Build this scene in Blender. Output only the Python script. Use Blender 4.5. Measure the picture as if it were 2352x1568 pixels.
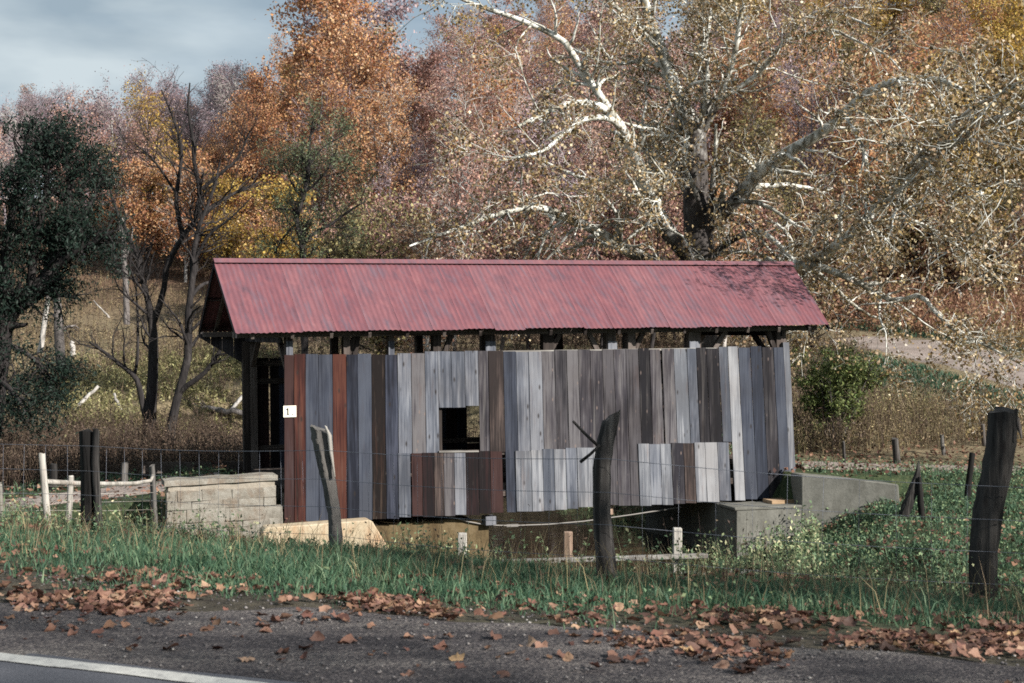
import bpy, math, random
import numpy as np
from mathutils import Vector, Matrix, Euler, noise as mnoise

PI = math.pi
rad = math.radians
scene = bpy.context.scene
for o in list(bpy.data.objects):
    bpy.data.objects.remove(o)

# ------------------------------------------------------------------ camera
EYE = 1.6
F = 3267.0            # focal length in pixels of a 2352 x 1568 frame (50 mm on 36 mm film)
CX, CY = 1176.0, 758.0  # principal column and horizon row in that frame
cam_data = bpy.data.cameras.new('camera')
cam_data.lens = 50.0
cam_data.sensor_width = 36.0
cam_data.shift_y = -(784.0 - CY) / 2352.0
cam_data.clip_end = 3000.0
cam_data.clip_start = 0.1
cam_data.dof.use_dof = True
cam_data.dof.focus_distance = 30.0
cam_data.dof.aperture_fstop = 5.6
cam = bpy.data.objects.new('camera', cam_data)
cam.location = (0, 0, EYE)
cam.rotation_euler = (PI / 2, 0, 0)
scene.collection.objects.link(cam)
scene.camera = cam

# ------------------------------------------------------------------ light
SUN_AZ = rad(53)      # from straight behind the camera towards the right
SUN_EL = rad(31)
S = Vector((math.cos(SUN_EL) * math.sin(SUN_AZ), -math.cos(SUN_EL) * math.cos(SUN_AZ), math.sin(SUN_EL)))
sun_data = bpy.data.lights.new('sun', 'SUN')
sun_data.energy = 5.0
sun_data.angle = rad(0.55)
sun_data.color = (1.0, 0.945, 0.865)
sun = bpy.data.objects.new('sun', sun_data)
sun.rotation_euler = S.to_track_quat('Z', 'Y').to_euler()
sun.location = (30, -20, 40)
scene.collection.objects.link(sun)

world = bpy.data.worlds.new('World')
scene.world = world
world.use_nodes = True
wt = world.node_tree
wt.nodes.clear()


def node(t, kind, inp=None, **props):
    n = t.nodes.new(kind)
    for k, v in props.items():
        setattr(n, k, v)
    for k, v in (inp or {}).items():
        s = n.inputs[k]
        if isinstance(v, bpy.types.NodeSocket):
            t.links.new(v, s)
        else:
            s.default_value = v
    return n


def ramp(t, fac, stops, interp='LINEAR'):
    r = t.nodes.new('ShaderNodeValToRGB')
    r.color_ramp.interpolation = interp
    e = r.color_ramp.elements
    while len(e) < len(stops):
        e.new(0.5)
    for el, (p, c) in zip(e, stops):
        el.position = p
        el.color = (c[0], c[1], c[2], 1.0)
    t.links.new(fac, r.inputs[0])
    return r.outputs[0]


def math_n(t, op, a, b=0.0, c=0.0, clamp=False):
    n = t.nodes.new('ShaderNodeMath')
    n.operation = op
    n.use_clamp = clamp
    for i, v in enumerate((a, b, c)):
        if isinstance(v, bpy.types.NodeSocket):
            t.links.new(v, n.inputs[i])
        else:
            n.inputs[i].default_value = v
    return n.outputs[0]


def mixc(t, fac, a, b, blend='MIX'):
    n = t.nodes.new('ShaderNodeMix')
    n.data_type = 'RGBA'
    n.blend_type = blend
    n.clamp_factor = True
    for i, v in ((0, fac), (6, a), (7, b)):
        if isinstance(v, bpy.types.NodeSocket):
            t.links.new(v, n.inputs[i])
        else:
            n.inputs[i].default_value = v if i == 0 else (v[0], v[1], v[2], 1.0)
    return n.outputs[2]


SKY_STRENGTH = 0.063
sky = node(wt, 'ShaderNodeTexSky', sky_type='NISHITA', sun_disc=False, sun_elevation=SUN_EL,
           sun_rotation=math.atan2(S.x, S.y), air_density=1.0, dust_density=1.2, ozone_density=1.3)
wc = node(wt, 'ShaderNodeTexCoord')
wmap = node(wt, 'ShaderNodeMapping', {'Vector': wc.outputs['Generated'], 'Scale': (2.2, 2.2, 7.0), 'Location': (0.3, 0.2, 0.15)})
wn = node(wt, 'ShaderNodeTexNoise', {'Vector': wmap.outputs[0], 'Scale': 1.5, 'Detail': 5.0, 'Roughness': 0.48, 'Distortion': 0.3})
wfac = node(wt, 'ShaderNodeMapRange', {'Value': wn.outputs[0], 'From Min': 0.3, 'From Max': 0.6, 'To Min': 0.55, 'To Max': 1.0})
wn2 = node(wt, 'ShaderNodeTexNoise', {'Vector': wmap.outputs[0], 'Scale': 2.3, 'Detail': 5.0, 'Roughness': 0.5})
wf2 = node(wt, 'ShaderNodeMapRange', {'Value': wn2.outputs[0], 'From Min': 0.36, 'From Max': 0.62})
wcloud = mixc(wt, wf2.outputs[0], (3.1, 3.95, 4.65), (5.6, 6.4, 6.8))
wcol = mixc(wt, wfac.outputs[0], sky.outputs[0], wcloud)
wb = node(wt, 'ShaderNodeBackground', {'Color': wcol, 'Strength': SKY_STRENGTH})
wo = node(wt, 'ShaderNodeOutputWorld', {'Surface': wb.outputs[0]})

scene.view_settings.view_transform = 'Standard'
scene.view_settings.look = 'None'
scene.view_settings.exposure = 0.84
scene.view_settings.gamma = 1.0
scene.view_settings.use_curve_mapping = False
scene.render.engine = 'CYCLES'
scene.cycles.use_denoising = False
scene.cycles.denoiser = 'OPENIMAGEDENOISE'
scene.cycles.max_bounces = 6
scene.cycles.diffuse_bounces = 3
scene.cycles.glossy_bounces = 2
scene.cycles.transmission_bounces = 4
scene.cycles.transparent_max_bounces = 4
scene.cycles.volume_bounces = 0
scene.cycles.caustics_reflective = False
scene.cycles.caustics_refractive = False
scene.cycles.sample_clamp_indirect = 4.0
scene.cycles.filter_width = 1.7

# ------------------------------------------------------------------ helpers
COL = scene.collection


def at(x, y, Y):
    """World point at depth Y that the photograph shows at (x, y) of a 2352-wide frame."""
    return Vector(((x - CX) / F * Y, Y, EYE - (y - CY) / F * Y))


def tag(o, label=None, cat=None, group=None, kind=None):
    if label:
        o['label'] = label
    if cat:
        o['category'] = cat
    if group:
        o['group'] = group
    if kind:
        o['kind'] = kind
    return o


def link(name, data, parent=None, mats=()):
    o = bpy.data.objects.new(name, data)
    COL.objects.link(o)
    if parent is not None:
        o.parent = parent
    if data is not None:
        for m in mats if isinstance(mats, (list, tuple)) else (mats,):
            data.materials.append(m)
    return o


def empty(name, loc=(0, 0, 0), rz=0.0):
    o = bpy.data.objects.new(name, None)
    o.empty_display_size = 0.3
    o.location = loc
    o.rotation_euler = (0, 0, rz)
    COL.objects.link(o)
    return o


def copy_tree(o, parent=None):
    c = o.copy()
    COL.objects.link(c)
    c.parent = parent
    for ch in [x for x in o.children]:
        copy_tree(ch, c)
    return c


def np_mesh(name, V, loops, sizes, midx=None, smooth=False):
    """Fast mesh from numpy arrays: V (n,3), flat loop vertex indices, polygon sizes."""
    me = bpy.data.meshes.new(name)
    V = np.ascontiguousarray(V, dtype=np.float32)
    loops = np.ascontiguousarray(loops, dtype=np.int32)
    sizes = np.ascontiguousarray(sizes, dtype=np.int32)
    me.vertices.add(len(V))
    me.vertices.foreach_set('co', V.ravel())
    me.loops.add(len(loops))
    me.loops.foreach_set('vertex_index', loops)
    me.polygons.add(len(sizes))
    starts = np.concatenate(([0], np.cumsum(sizes)[:-1])).astype(np.int32)
    me.polygons.foreach_set('loop_start', starts)
    if midx is not None:
        me.polygons.foreach_set('material_index', np.ascontiguousarray(midx, dtype=np.int32))
    if smooth:
        me.polygons.foreach_set('use_smooth', np.ones(len(sizes), dtype=bool))
    me.update(calc_edges=True)
    me.validate()
    return me


class MB:
    """Collects shapes into one mesh."""

    def __init__(self):
        self.v, self.f, self.sm = [], [], []

    def add(self, verts, faces, smooth=False):
        b = len(self.v)
        self.v += [tuple(p) for p in verts]
        self.f += [tuple(i + b for i in f) for f in faces]
        self.sm += [smooth] * len(faces)

    def hexa(self, p):
        """8 points: bottom loop then top loop."""
        self.add(p, [(3, 2, 1, 0), (4, 5, 6, 7), (0, 1, 5, 4), (1, 2, 6, 5), (2, 3, 7, 6), (3, 0, 4, 7)])

    def box(self, x0, x1, y0, y1, z0, z1):
        self.hexa([(x0, y0, z0), (x1, y0, z0), (x1, y1, z0), (x0, y1, z0),
                   (x0, y0, z1), (x1, y0, z1), (x1, y1, z1), (x0, y1, z1)])

    def beam(self, a, b, w, h, up=(0, 0, 1)):
        a, b = Vector(a), Vector(b)
        d = (b - a).normalized()
        s = d.cross(Vector(up))
        if s.length < 1e-4:
            s = Vector((1, 0, 0))
        s.normalize()
        t = s.cross(d).normalized()
        s, t = s * w / 2, t * h / 2
        self.hexa([a - s - t, a + s - t, a + s + t, a - s + t, b - s - t, b + s - t, b + s + t, b - s + t])

    def tube(self, pts, radii, n=8, cap=True, wob=0.0, rng=None):
        pts = [Vector(p) for p in pts]
        m = len(pts)
        rings = []
        ref = Vector((0.31, 0.17, 0.93)).normalized()
        for i in range(m):
            d = (pts[min(i + 1, m - 1)] - pts[max(i - 1, 0)]).normalized()
            a = d.cross(ref)
            if a.length < 0.05:
                a = d.cross(Vector((1, 0, 0)))
            a.normalize()
            b = d.cross(a)
            ring = []
            for k in range(n):
                t = 2 * PI * k / n
                r = radii[i] * (1 + (rng.uniform(-wob, wob) if wob else 0))
                ring.append(pts[i] + a * math.cos(t) * r + b * math.sin(t) * r)
            rings.append(ring)
        base = len(self.v)
        fs = []
        for i in range(m - 1):
            for k in range(n):
                k2 = (k + 1) % n
                fs.append((i * n + k, i * n + k2, (i + 1) * n + k2, (i + 1) * n + k))
        self.add([p for r in rings for p in r], fs, True)
        if cap:
            self.f.append(tuple(base + k for k in reversed(range(n))))
            self.f.append(tuple(base + (m - 1) * n + k for k in range(n)))
            self.sm += [False, False]

    def prism(self, poly, d):
        """Extrude a planar polygon of 3-D points along d."""
        n = len(poly)
        d = Vector(d)
        vs = [Vector(p) for p in poly] + [Vector(p) + d for p in poly]
        fs = [tuple(reversed(range(n))), tuple(range(n, 2 * n))]
        fs += [(i, (i + 1) % n, n + (i + 1) % n, n + i) for i in range(n)]
        self.add(vs, fs)

    def mesh(self, name):
        me = bpy.data.meshes.new(name)
        me.from_pydata([tuple(v) for v in self.v], [], self.f)
        me.polygons.foreach_set('use_smooth', self.sm)
        me.update()
        import bmesh
        bm = bmesh.new()
        bm.from_mesh(me)
        bmesh.ops.recalc_face_normals(bm, faces=bm.faces)
        bm.to_mesh(me)
        bm.free()
        return me

    def build(self, name, m, parent=None, bevel=0.0):
        o = link(name, self.mesh(name), parent, m)
        if bevel:
            b = o.modifiers.new('bevel', 'BEVEL')
            b.width = bevel
            b.segments = 1
            b.limit_method = 'ANGLE'
        return o


# ------------------------------------------------------------------ materials
def new_mat(name):
    m = bpy.data.materials.new(name)
    m.use_nodes = True
    m.node_tree.nodes.clear()
    return m, m.node_tree


def finish(t, col, rough=0.9, bump=None, bstr=0.4, bdist=0.02, spec=0.2, metal=0.0):
    b = node(t, 'ShaderNodeBsdfPrincipled', {'Roughness': rough, 'Metallic': metal, 'Specular IOR Level': spec})
    if isinstance(col, bpy.types.NodeSocket):
        t.links.new(col, b.inputs['Base Color'])
    else:
        b.inputs['Base Color'].default_value = (*col, 1)
    if bump is not None:
        bn = node(t, 'ShaderNodeBump', {'Height': bump, 'Strength': bstr, 'Distance': bdist})
        t.links.new(bn.outputs[0], b.inputs['Normal'])
    node(t, 'ShaderNodeOutputMaterial', {'Surface': b.outputs[0]})
    return b


def wood(name, stops, streak=(0.6, 0.6, 0.6), streak_amt=0.35, knots=True, rough=0.85, bump=0.5, vert=True, knot_col=(0.02, 0.016, 0.015), knot_k=1.0):
    """Weathered board: grain runs along local z; each board differs through its random number."""
    m, t = new_mat(name)
    tc = node(t, 'ShaderNodeTexCoord')
    oi = node(t, 'ShaderNodeObjectInfo')
    off = node(t, 'ShaderNodeCombineXYZ', {'X': math_n(t, 'MULTIPLY', oi.outputs['Random'], 37.0),
                                          'Y': math_n(t, 'MULTIPLY', oi.outputs['Random'], 91.0),
                                          'Z': math_n(t, 'MULTIPLY', oi.outputs['Random'], 53.0)})
    p = node(t, 'ShaderNodeVectorMath', {0: tc.outputs['Object'], 1: off.outputs[0]}, operation='ADD')
    sc = (15, 15, 0.5) if vert else (0.5, 15, 15)
    mp = node(t, 'ShaderNodeMapping', {'Vector': p.outputs[0], 'Scale': sc})
    g = node(t, 'ShaderNodeTexNoise', {'Vector': mp.outputs[0], 'Scale': 1.6, 'Detail': 6, 'Roughness': 0.62, 'Distortion': 0.4})
    sc2 = (3.0, 3.0, 0.55) if vert else (0.55, 3.0, 3.0)
    mp2 = node(t, 'ShaderNodeMapping', {'Vector': p.outputs[0], 'Scale': sc2})
    g2 = node(t, 'ShaderNodeTexNoise', {'Vector': mp2.outputs[0], 'Scale': 1.3, 'Detail': 4, 'Roughness': 0.6})
    f = math_n(t, 'ADD', math_n(t, 'MULTIPLY', g.outputs[0], 0.58), math_n(t, 'MULTIPLY', g2.outputs[0], 0.42))
    f = math_n(t, 'ADD', f, math_n(t, 'MULTIPLY', math_n(t, 'SUBTRACT', oi.outputs['Random'], 0.5), 0.26))
    f = math_n(t, 'MULTIPLY_ADD', math_n(t, 'SUBTRACT', f, 0.5), 3.1, 0.5)
    c = ramp(t, f, stops)
    # pale weather streaks
    sc3 = (9, 9, 0.35) if vert else (0.35, 9, 9)
    mp3 = node(t, 'ShaderNodeMapping', {'Vector': p.outputs[0], 'Scale': sc3, 'Location': (5, 3, 1)})
    g3 = node(t, 'ShaderNodeTexNoise', {'Vector': mp3.outputs[0], 'Scale': 1.2, 'Detail': 5, 'Roughness': 0.7})
    sf = node(t, 'ShaderNodeMapRange', {'Value': g3.outputs[0], 'From Min': 0.54, 'From Max': 0.74, 'To Max': streak_amt})
    c = mixc(t, sf.outputs[0], c, streak)
    st_ = node(t, 'ShaderNodeTexNoise', {'Vector': node(t, 'ShaderNodeMapping', {'Vector': tc.outputs['Object'], 'Scale': (0.9, 0.9, 0.7)}).outputs[0], 'Scale': 1.0, 'Detail': 4, 'Roughness': 0.6})
    sd_ = node(t, 'ShaderNodeMapRange', {'Value': st_.outputs[0], 'From Min': 0.4, 'From Max': 0.62, 'To Max': 0.5})
    c = mixc(t, sd_.outputs[0], c, mixc(t, 1.0, c, (0.62, 0.56, 0.52), 'MULTIPLY'))
    rs_ = node(t, 'ShaderNodeTexNoise', {'Vector': node(t, 'ShaderNodeMapping', {'Vector': p.outputs[0], 'Scale': (7, 7, 0.9) if vert else (0.9, 7, 7), 'Location': (9, 2, 4)}).outputs[0], 'Scale': 1.0, 'Detail': 5, 'Roughness': 0.65})
    rf_ = node(t, 'ShaderNodeMapRange', {'Value': rs_.outputs[0], 'From Min': 0.58, 'From Max': 0.74, 'To Max': 0.5})
    c = mixc(t, rf_.outputs[0], c, mixc(t, 1.0, c, (0.8, 0.5, 0.38), 'MULTIPLY'))
    h = g.outputs[0]
    if knots:
        kp = node(t, 'ShaderNodeMapping', {'Vector': p.outputs[0], 'Scale': (5.2 * knot_k, 5.2 * knot_k, 2.0 * knot_k) if vert else (2, 5.2, 5.2)})
        k = node(t, 'ShaderNodeTexVoronoi', {'Vector': kp.outputs[0], 'Scale': 1.0})
        kf = node(t, 'ShaderNodeMapRange', {'Value': k.outputs['Distance'], 'From Min': 0.05, 'From Max': 0.15, 'To Min': 0.85, 'To Max': 0.0})
        c = mixc(t, kf.outputs[0], c, knot_col)
    finish(t, c, rough, h, bump, 0.012)
    return m


def bark(name, stops, scale=(9, 9, 2.0), bump=0.8, rough=0.95):
    m, t = new_mat(name)
    tc = node(t, 'ShaderNodeTexCoord')
    mp = node(t, 'ShaderNodeMapping', {'Vector': tc.outputs['Object'], 'Scale': scale})
    g = node(t, 'ShaderNodeTexNoise', {'Vector': mp.outputs[0], 'Scale': 1.0, 'Detail': 6, 'Roughness': 0.65, 'Distortion': 0.5})
    c = ramp(t, g.outputs[0], stops)
    finish(t, c, rough, g.outputs[0], bump, 0.05)
    return m


def leafm(name, stops, trans=0.42, nscale=0.35, rough=0.6, spread=0.55, spec=0.25, hue=0.035):
    """Foliage: the hue differs leaf by leaf, clump by clump and tree by tree."""
    m, t = new_mat(name)
    geo = node(t, 'ShaderNodeNewGeometry')
    oi = node(t, 'ShaderNodeObjectInfo')
    tc = node(t, 'ShaderNodeTexCoord')
    nz = node(t, 'ShaderNodeTexNoise', {'Vector': tc.outputs['Object'], 'Scale': nscale, 'Detail': 2})
    f = math_n(t, 'MULTIPLY_ADD', geo.outputs['Random Per Island'], spread, math_n(t, 'MULTIPLY', nz.outputs[0], 0.5))
    f = math_n(t, 'ADD', f, math_n(t, 'MULTIPLY_ADD', oi.outputs['Random'], 0.24, -0.12))
    c = ramp(t, f, stops)
    w2 = node(t, 'ShaderNodeTexWhiteNoise', {'W': math_n(t, 'MULTIPLY', geo.outputs['Random Per Island'], 917.0)}, noise_dimensions='1D')
    hs_ = node(t, 'ShaderNodeHueSaturation', {'Hue': math_n(t, 'MULTIPLY_ADD', w2.outputs[0], hue, 0.5 - hue / 2),
                                             'Value': math_n(t, 'MULTIPLY_ADD', w2.outputs[0], 0.5, 0.78), 'Color': c})
    c = hs_.outputs[0]
    d = node(t, 'ShaderNodeBsdfPrincipled', {'Base Color': c, 'Roughness': rough, 'Specular IOR Level': spec})
    tr = node(t, 'ShaderNodeBsdfTranslucent', {'Color': c})
    mx = node(t, 'ShaderNodeMixShader', {0: trans, 1: d.outputs[0], 2: tr.outputs[0]})
    node(t, 'ShaderNodeOutputMaterial', {'Surface': mx.outputs[0]})
    return m


def stone_mat(name, stops, scale=3.0, bump=0.6, stain=None, stain_amt=0.5, rough=0.92, stain_scale=(1.2, 1.2, 0.5)):
    m, t = new_mat(name)
    tc = node(t, 'ShaderNodeTexCoord')
    oi = node(t, 'ShaderNodeObjectInfo')
    p = node(t, 'ShaderNodeVectorMath', {0: tc.outputs['Object'], 1: oi.outputs['Random']}, operation='ADD')
    a = node(t, 'ShaderNodeTexNoise', {'Vector': p.outputs[0], 'Scale': scale, 'Detail': 8, 'Roughness': 0.7})
    b = node(t, 'ShaderNodeTexNoise', {'Vector': p.outputs[0], 'Scale': scale * 11, 'Detail': 4, 'Roughness': 0.7})
    f = math_n(t, 'ADD', math_n(t, 'MULTIPLY', a.outputs[0], 0.65), math_n(t, 'MULTIPLY', b.outputs[0], 0.35))
    c = ramp(t, f, stops)
    if stain:
        mp = node(t, 'ShaderNodeMapping', {'Vector': tc.outputs['Object'], 'Scale': stain_scale})
        s = node(t, 'ShaderNodeTexNoise', {'Vector': mp.outputs[0], 'Scale': 2.2, 'Detail': 6, 'Roughness': 0.68})
        sf = node(t, 'ShaderNodeMapRange', {'Value': s.outputs[0], 'From Min': 0.48, 'From Max': 0.68, 'To Max': stain_amt})
        c = mixc(t, sf.outputs[0], c, stain)
    finish(t, c, rough, f, bump, 0.03)
    return m


M = {}
M['board_red'] = wood('board_red', [(0.2, (0.0154, 0.0075, 0.0070)), (0.5, (0.0437, 0.0134, 0.0113)), (0.8, (0.0770, 0.0283, 0.0198))], (0.1283, 0.0876, 0.0706), 0.45)
M['board_maroon'] = wood('board_maroon', [(0.2, (0.0078, 0.0056, 0.0067)), (0.5, (0.0201, 0.0095, 0.0103)), (0.8, (0.0380, 0.0190, 0.0181))], (0.0781, 0.0614, 0.0663), 0.4)
M['board_blue'] = wood('board_blue', [(0.2, (0.0207, 0.0246, 0.0366)), (0.5, (0.0358, 0.0421, 0.0611)), (0.8, (0.0558, 0.0637, 0.0850))], (0.0796, 0.0876, 0.1113), 0.25)
M['board_darkblue'] = wood('board_darkblue', [(0.2, (0.0093, 0.0109, 0.0184)), (0.5, (0.0232, 0.0270, 0.0418)), (0.8, (0.0479, 0.0541, 0.0794))], (0.0927, 0.1005, 0.1337), 0.25)
M['board_rust'] = wood('board_rust', [(0.2, (0.0080, 0.0056, 0.0056)), (0.48, (0.0288, 0.0144, 0.0112)), (0.8, (0.0880, 0.0480, 0.0320))], (0.1920, 0.1360, 0.1040), 0.5)
M['board_grey'] = wood('board_grey', [(0.2, (0.0590, 0.0669, 0.0865)), (0.5, (0.1139, 0.1235, 0.1498)), (0.8, (0.1847, 0.1942, 0.2202))], (0.2830, 0.2909, 0.3123), 0.45)
M['board_pale'] = wood('board_pale', [(0.2, (0.1053, 0.1129, 0.1316)), (0.5, (0.1955, 0.2031, 0.2244)), (0.8, (0.2783, 0.2859, 0.3056))], (0.3760, 0.3838, 0.4023), 0.45)
M['board_brown'] = wood('board_brown', [(0.15, (0.0182, 0.0170, 0.0223)), (0.5, (0.0472, 0.0432, 0.0509)), (0.85, (0.1106, 0.1056, 0.1130))], (0.2111, 0.2010, 0.1946), 0.5, knot_col=(0.1710, 0.1307, 0.1158), knot_k=1.5)
M['board_darkbrown'] = wood('board_darkbrown', [(0.15, (0.0099, 0.0094, 0.0124)), (0.5, (0.0260, 0.0243, 0.0290)), (0.85, (0.0673, 0.0628, 0.0695))], (0.1436, 0.1346, 0.1324), 0.45, knot_col=(0.1167, 0.0898, 0.0827), knot_k=1.4)
M['board_warm'] = wood('board_warm', [(0.2, (0.022, 0.017, 0.017)), (0.5, (0.06, 0.045, 0.042)), (0.8, (0.12, 0.09, 0.08))], (0.22, 0.17, 0.15), 0.45)
M['timber'] = wood('timber', [(0.2, (0.03, 0.024, 0.022)), (0.5, (0.07, 0.056, 0.05)), (0.8, (0.13, 0.11, 0.1))], (0.24, 0.22, 0.21), 0.3)
M['timber_flat'] = wood('timber_flat', [(0.2, (0.03, 0.024, 0.022)), (0.5, (0.07, 0.056, 0.05)), (0.8, (0.13, 0.11, 0.1))], (0.24, 0.22, 0.21), 0.3, vert=False)
M['plank_pale_flat'] = wood('plank_pale_flat', [(0.2, (0.1540, 0.1470, 0.1400)), (0.5, (0.2520, 0.2450, 0.2310)), (0.8, (0.3500, 0.3430, 0.3220))], (0.4200, 0.4200, 0.4060), 0.4, vert=False)
M['fresh_timber'] = wood('fresh_timber', [(0.2, (0.25, 0.17, 0.1)), (0.5, (0.4, 0.28, 0.18)), (0.8, (0.5, 0.38, 0.26))], (0.55, 0.45, 0.35), 0.3, vert=False)
M['post'] = wood('post', [(0.2, (0.0169, 0.0158, 0.0158)), (0.5, (0.0562, 0.0524, 0.0506)), (0.8, (0.1237, 0.1181, 0.1125))], (0.2363, 0.2306, 0.2137), 0.55, bump=1.0)
M['post_dark'] = wood('post_dark', [(0.2, (0.0060, 0.0055, 0.0055)), (0.5, (0.0175, 0.0160, 0.0155)), (0.8, (0.0425, 0.0400, 0.0380))], (0.0800, 0.0750, 0.0700), 0.35, bump=1.0)  # dark wood, darkened further to put tree shade into the post colour
M['post_pale'] = wood('post_pale', [(0.2, (0.1700, 0.1615, 0.1445)), (0.5, (0.3230, 0.3060, 0.2805)), (0.8, (0.4420, 0.4250, 0.3910))], (0.5270, 0.5100, 0.4760), 0.5, knots=False, bump=0.8)
M['post_tan'] = wood('post_tan', [(0.2, (0.17, 0.12, 0.09)), (0.5, (0.3, 0.21, 0.16)), (0.8, (0.42, 0.32, 0.25))], (0.5, 0.45, 0.4), 0.4, knots=False, bump=0.8)


def roof_mat():
    m, t = new_mat('painted_tin')
    tc = node(t, 'ShaderNodeTexCoord')
    oi = node(t, 'ShaderNodeObjectInfo')
    off = node(t, 'ShaderNodeCombineXYZ', {'X': math_n(t, 'MULTIPLY', oi.outputs['Random'], 0.6)})
    p = node(t, 'ShaderNodeVectorMath', {0: tc.outputs['Object'], 1: off.outputs[0]}, operation='ADD')
    mp = node(t, 'ShaderNodeMapping', {'Vector': p.outputs[0], 'Scale': (3.2, 0.9, 0.9)})
    a = node(t, 'ShaderNodeTexNoise', {'Vector': mp.outputs[0], 'Scale': 1.7, 'Detail': 7, 'Roughness': 0.68, 'Distortion': 0.5})
    c = ramp(t, a.outputs[0], [(0.3, (0.0972, 0.0503, 0.0646)), (0.45, (0.1476, 0.0582, 0.0703)), (0.6, (0.1827, 0.0687, 0.0786)), (0.75, (0.2099, 0.0910, 0.0970))])
    mp2 = node(t, 'ShaderNodeMapping', {'Vector': p.outputs[0], 'Scale': (8.5, 0.7, 0.7), 'Location': (3, 1, 2)})
    b = node(t, 'ShaderNodeTexNoise', {'Vector': mp2.outputs[0], 'Scale': 1.2, 'Detail': 6, 'Roughness': 0.7})
    bf = node(t, 'ShaderNodeMapRange', {'Value': b.outputs[0], 'From Min': 0.5, 'From Max': 0.66, 'To Max': 0.75})
    c = mixc(t, bf.outputs[0], c, (0.1088, 0.0783, 0.1019))
    r = node(t, 'ShaderNodeTexNoise', {'Vector': p.outputs[0], 'Scale': 14, 'Detail': 4})
    rf = node(t, 'ShaderNodeMapRange', {'Value': r.outputs[0], 'From Min': 0.66, 'From Max': 0.76, 'To Max': 0.6})
    c = mixc(t, rf.outputs[0], c, (0.0622, 0.0279, 0.0246))
    hv = node(t, 'ShaderNodeHueSaturation', {'Value': math_n(t, 'MULTIPLY_ADD', oi.outputs['Random'], 0.1, 0.95), 'Saturation': math_n(t, 'MULTIPLY_ADD', oi.outputs['Random'], -0.1, 1.02), 'Color': c})
    c = hv.outputs[0]
    finish(t, c, 0.62, a.outputs[0], 0.15, 0.01, spec=0.3)
    return m


M['tin'] = roof_mat()
M['concrete'] = stone_mat('concrete', [(0.3, (0.0762, 0.0762, 0.0677)), (0.5, (0.1439, 0.1422, 0.1270)), (0.7, (0.2116, 0.2074, 0.1862))], 2.2, 0.4, (0.0635, 0.0609, 0.0508), 0.6)
M['concrete_tan'] = stone_mat('concrete_tan', [(0.3, (0.2640, 0.2024, 0.1320)), (0.5, (0.4048, 0.3344, 0.2376)), (0.7, (0.4928, 0.4312, 0.3344))], 2.2, 0.4, (0.3168, 0.1320, 0.0440), 0.5)
M['concrete_wet'] = stone_mat('concrete_wet', [(0.3, (0.0589, 0.0434, 0.0232)), (0.5, (0.1178, 0.0868, 0.0465)), (0.7, (0.1767, 0.1364, 0.0852))], 2.5, 0.4, (0.0412, 0.0248, 0.0116), 0.6)
M['stone'] = stone_mat('stone', [(0.3, (0.1003, 0.0877, 0.0711)), (0.5, (0.2257, 0.2090, 0.1797)), (0.68, (0.3344, 0.3177, 0.2842))], 4.5, 1.0, (0.1421, 0.0794, 0.0418), 0.55, stain_scale=(1.2540, 1.2540, 1.2540))
M['mortar'] = stone_mat('mortar', [(0.3, (0.2125, 0.1875, 0.1500)), (0.7, (0.3750, 0.3375, 0.2875))], 6, 0.8)

m, t = new_mat('iron')
finish(t, (0.2, 0.19, 0.18), 0.6, metal=0.3)
M['iron'] = m
m, t = new_mat('wire')
finish(t, (0.16, 0.17, 0.2), 0.55, metal=0.4, spec=0.4)
M['wire'] = m
m, t = new_mat('cable')
finish(t, (0.012, 0.012, 0.014), 0.6)
M['cable'] = m
m, t = new_mat('sign_white')
finish(t, (0.86, 0.84, 0.72), 0.5)
M['sign_white'] = m
m, t = new_mat('sign_black')
finish(t, (0.01, 0.01, 0.012), 0.6)
M['sign_black'] = m

M['sycamore_bark'] = None
m, t = new_mat('sycamore_bark')
tc = node(t, 'ShaderNodeTexCoord')
mp = node(t, 'ShaderNodeMapping', {'Vector': tc.outputs['Object'], 'Scale': (2.6, 2.6, 1.5)})
g = node(t, 'ShaderNodeTexNoise', {'Vector': mp.outputs[0], 'Scale': 1.3, 'Detail': 7, 'Roughness': 0.66, 'Distortion': 0.6})
pale = ramp(t, g.outputs[0], [(0.36, (0.13, 0.115, 0.09)), (0.46, (0.33, 0.32, 0.27)), (0.54, (0.6, 0.6, 0.56)), (0.7, (0.74, 0.74, 0.7))])
dark = ramp(t, g.outputs[0], [(0.3, (0.03, 0.026, 0.025)), (0.6, (0.08, 0.07, 0.066)), (0.8, (0.16, 0.15, 0.14))])
sep = node(t, 'ShaderNodeSeparateXYZ', {'Vector': tc.outputs['Object']})
rr = node(t, 'ShaderNodeVectorMath', {0: tc.outputs['Object'], 1: (1, 1, 0.0)}, operation='MULTIPLY')
dist = node(t, 'ShaderNodeVectorMath', {0: rr.outputs[0]}, operation='LENGTH')
# old flaky bark on the butt of the trunk, white skin above and outwards
hh = math_n(t, 'ADD', math_n(t, 'MULTIPLY', sep.outputs[2], 0.1), math_n(t, 'MULTIPLY', dist.outputs['Value'], 0.3))
hh = math_n(t, 'ADD', hh, math_n(t, 'MULTIPLY', math_n(t, 'SUBTRACT', g.outputs[0], 0.5), 0.8))
hf = node(t, 'ShaderNodeMapRange', {'Value': hh, 'From Min': 0.98, 'From Max': 1.4})
c = mixc(t, hf.outputs[0], dark, pale)
finish(t, c, 0.8, g.outputs[0], 0.5, 0.04)
M['sycamore_bark'] = m
M['bark_grey'] = bark('bark_grey', [(0.3, (0.06, 0.052, 0.05)), (0.55, (0.15, 0.135, 0.13)), (0.8, (0.28, 0.265, 0.25))])
M['bark_dark'] = bark('bark_dark', [(0.3, (0.012, 0.011, 0.012)), (0.55, (0.035, 0.031, 0.031)), (0.8, (0.085, 0.078, 0.075))])
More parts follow.
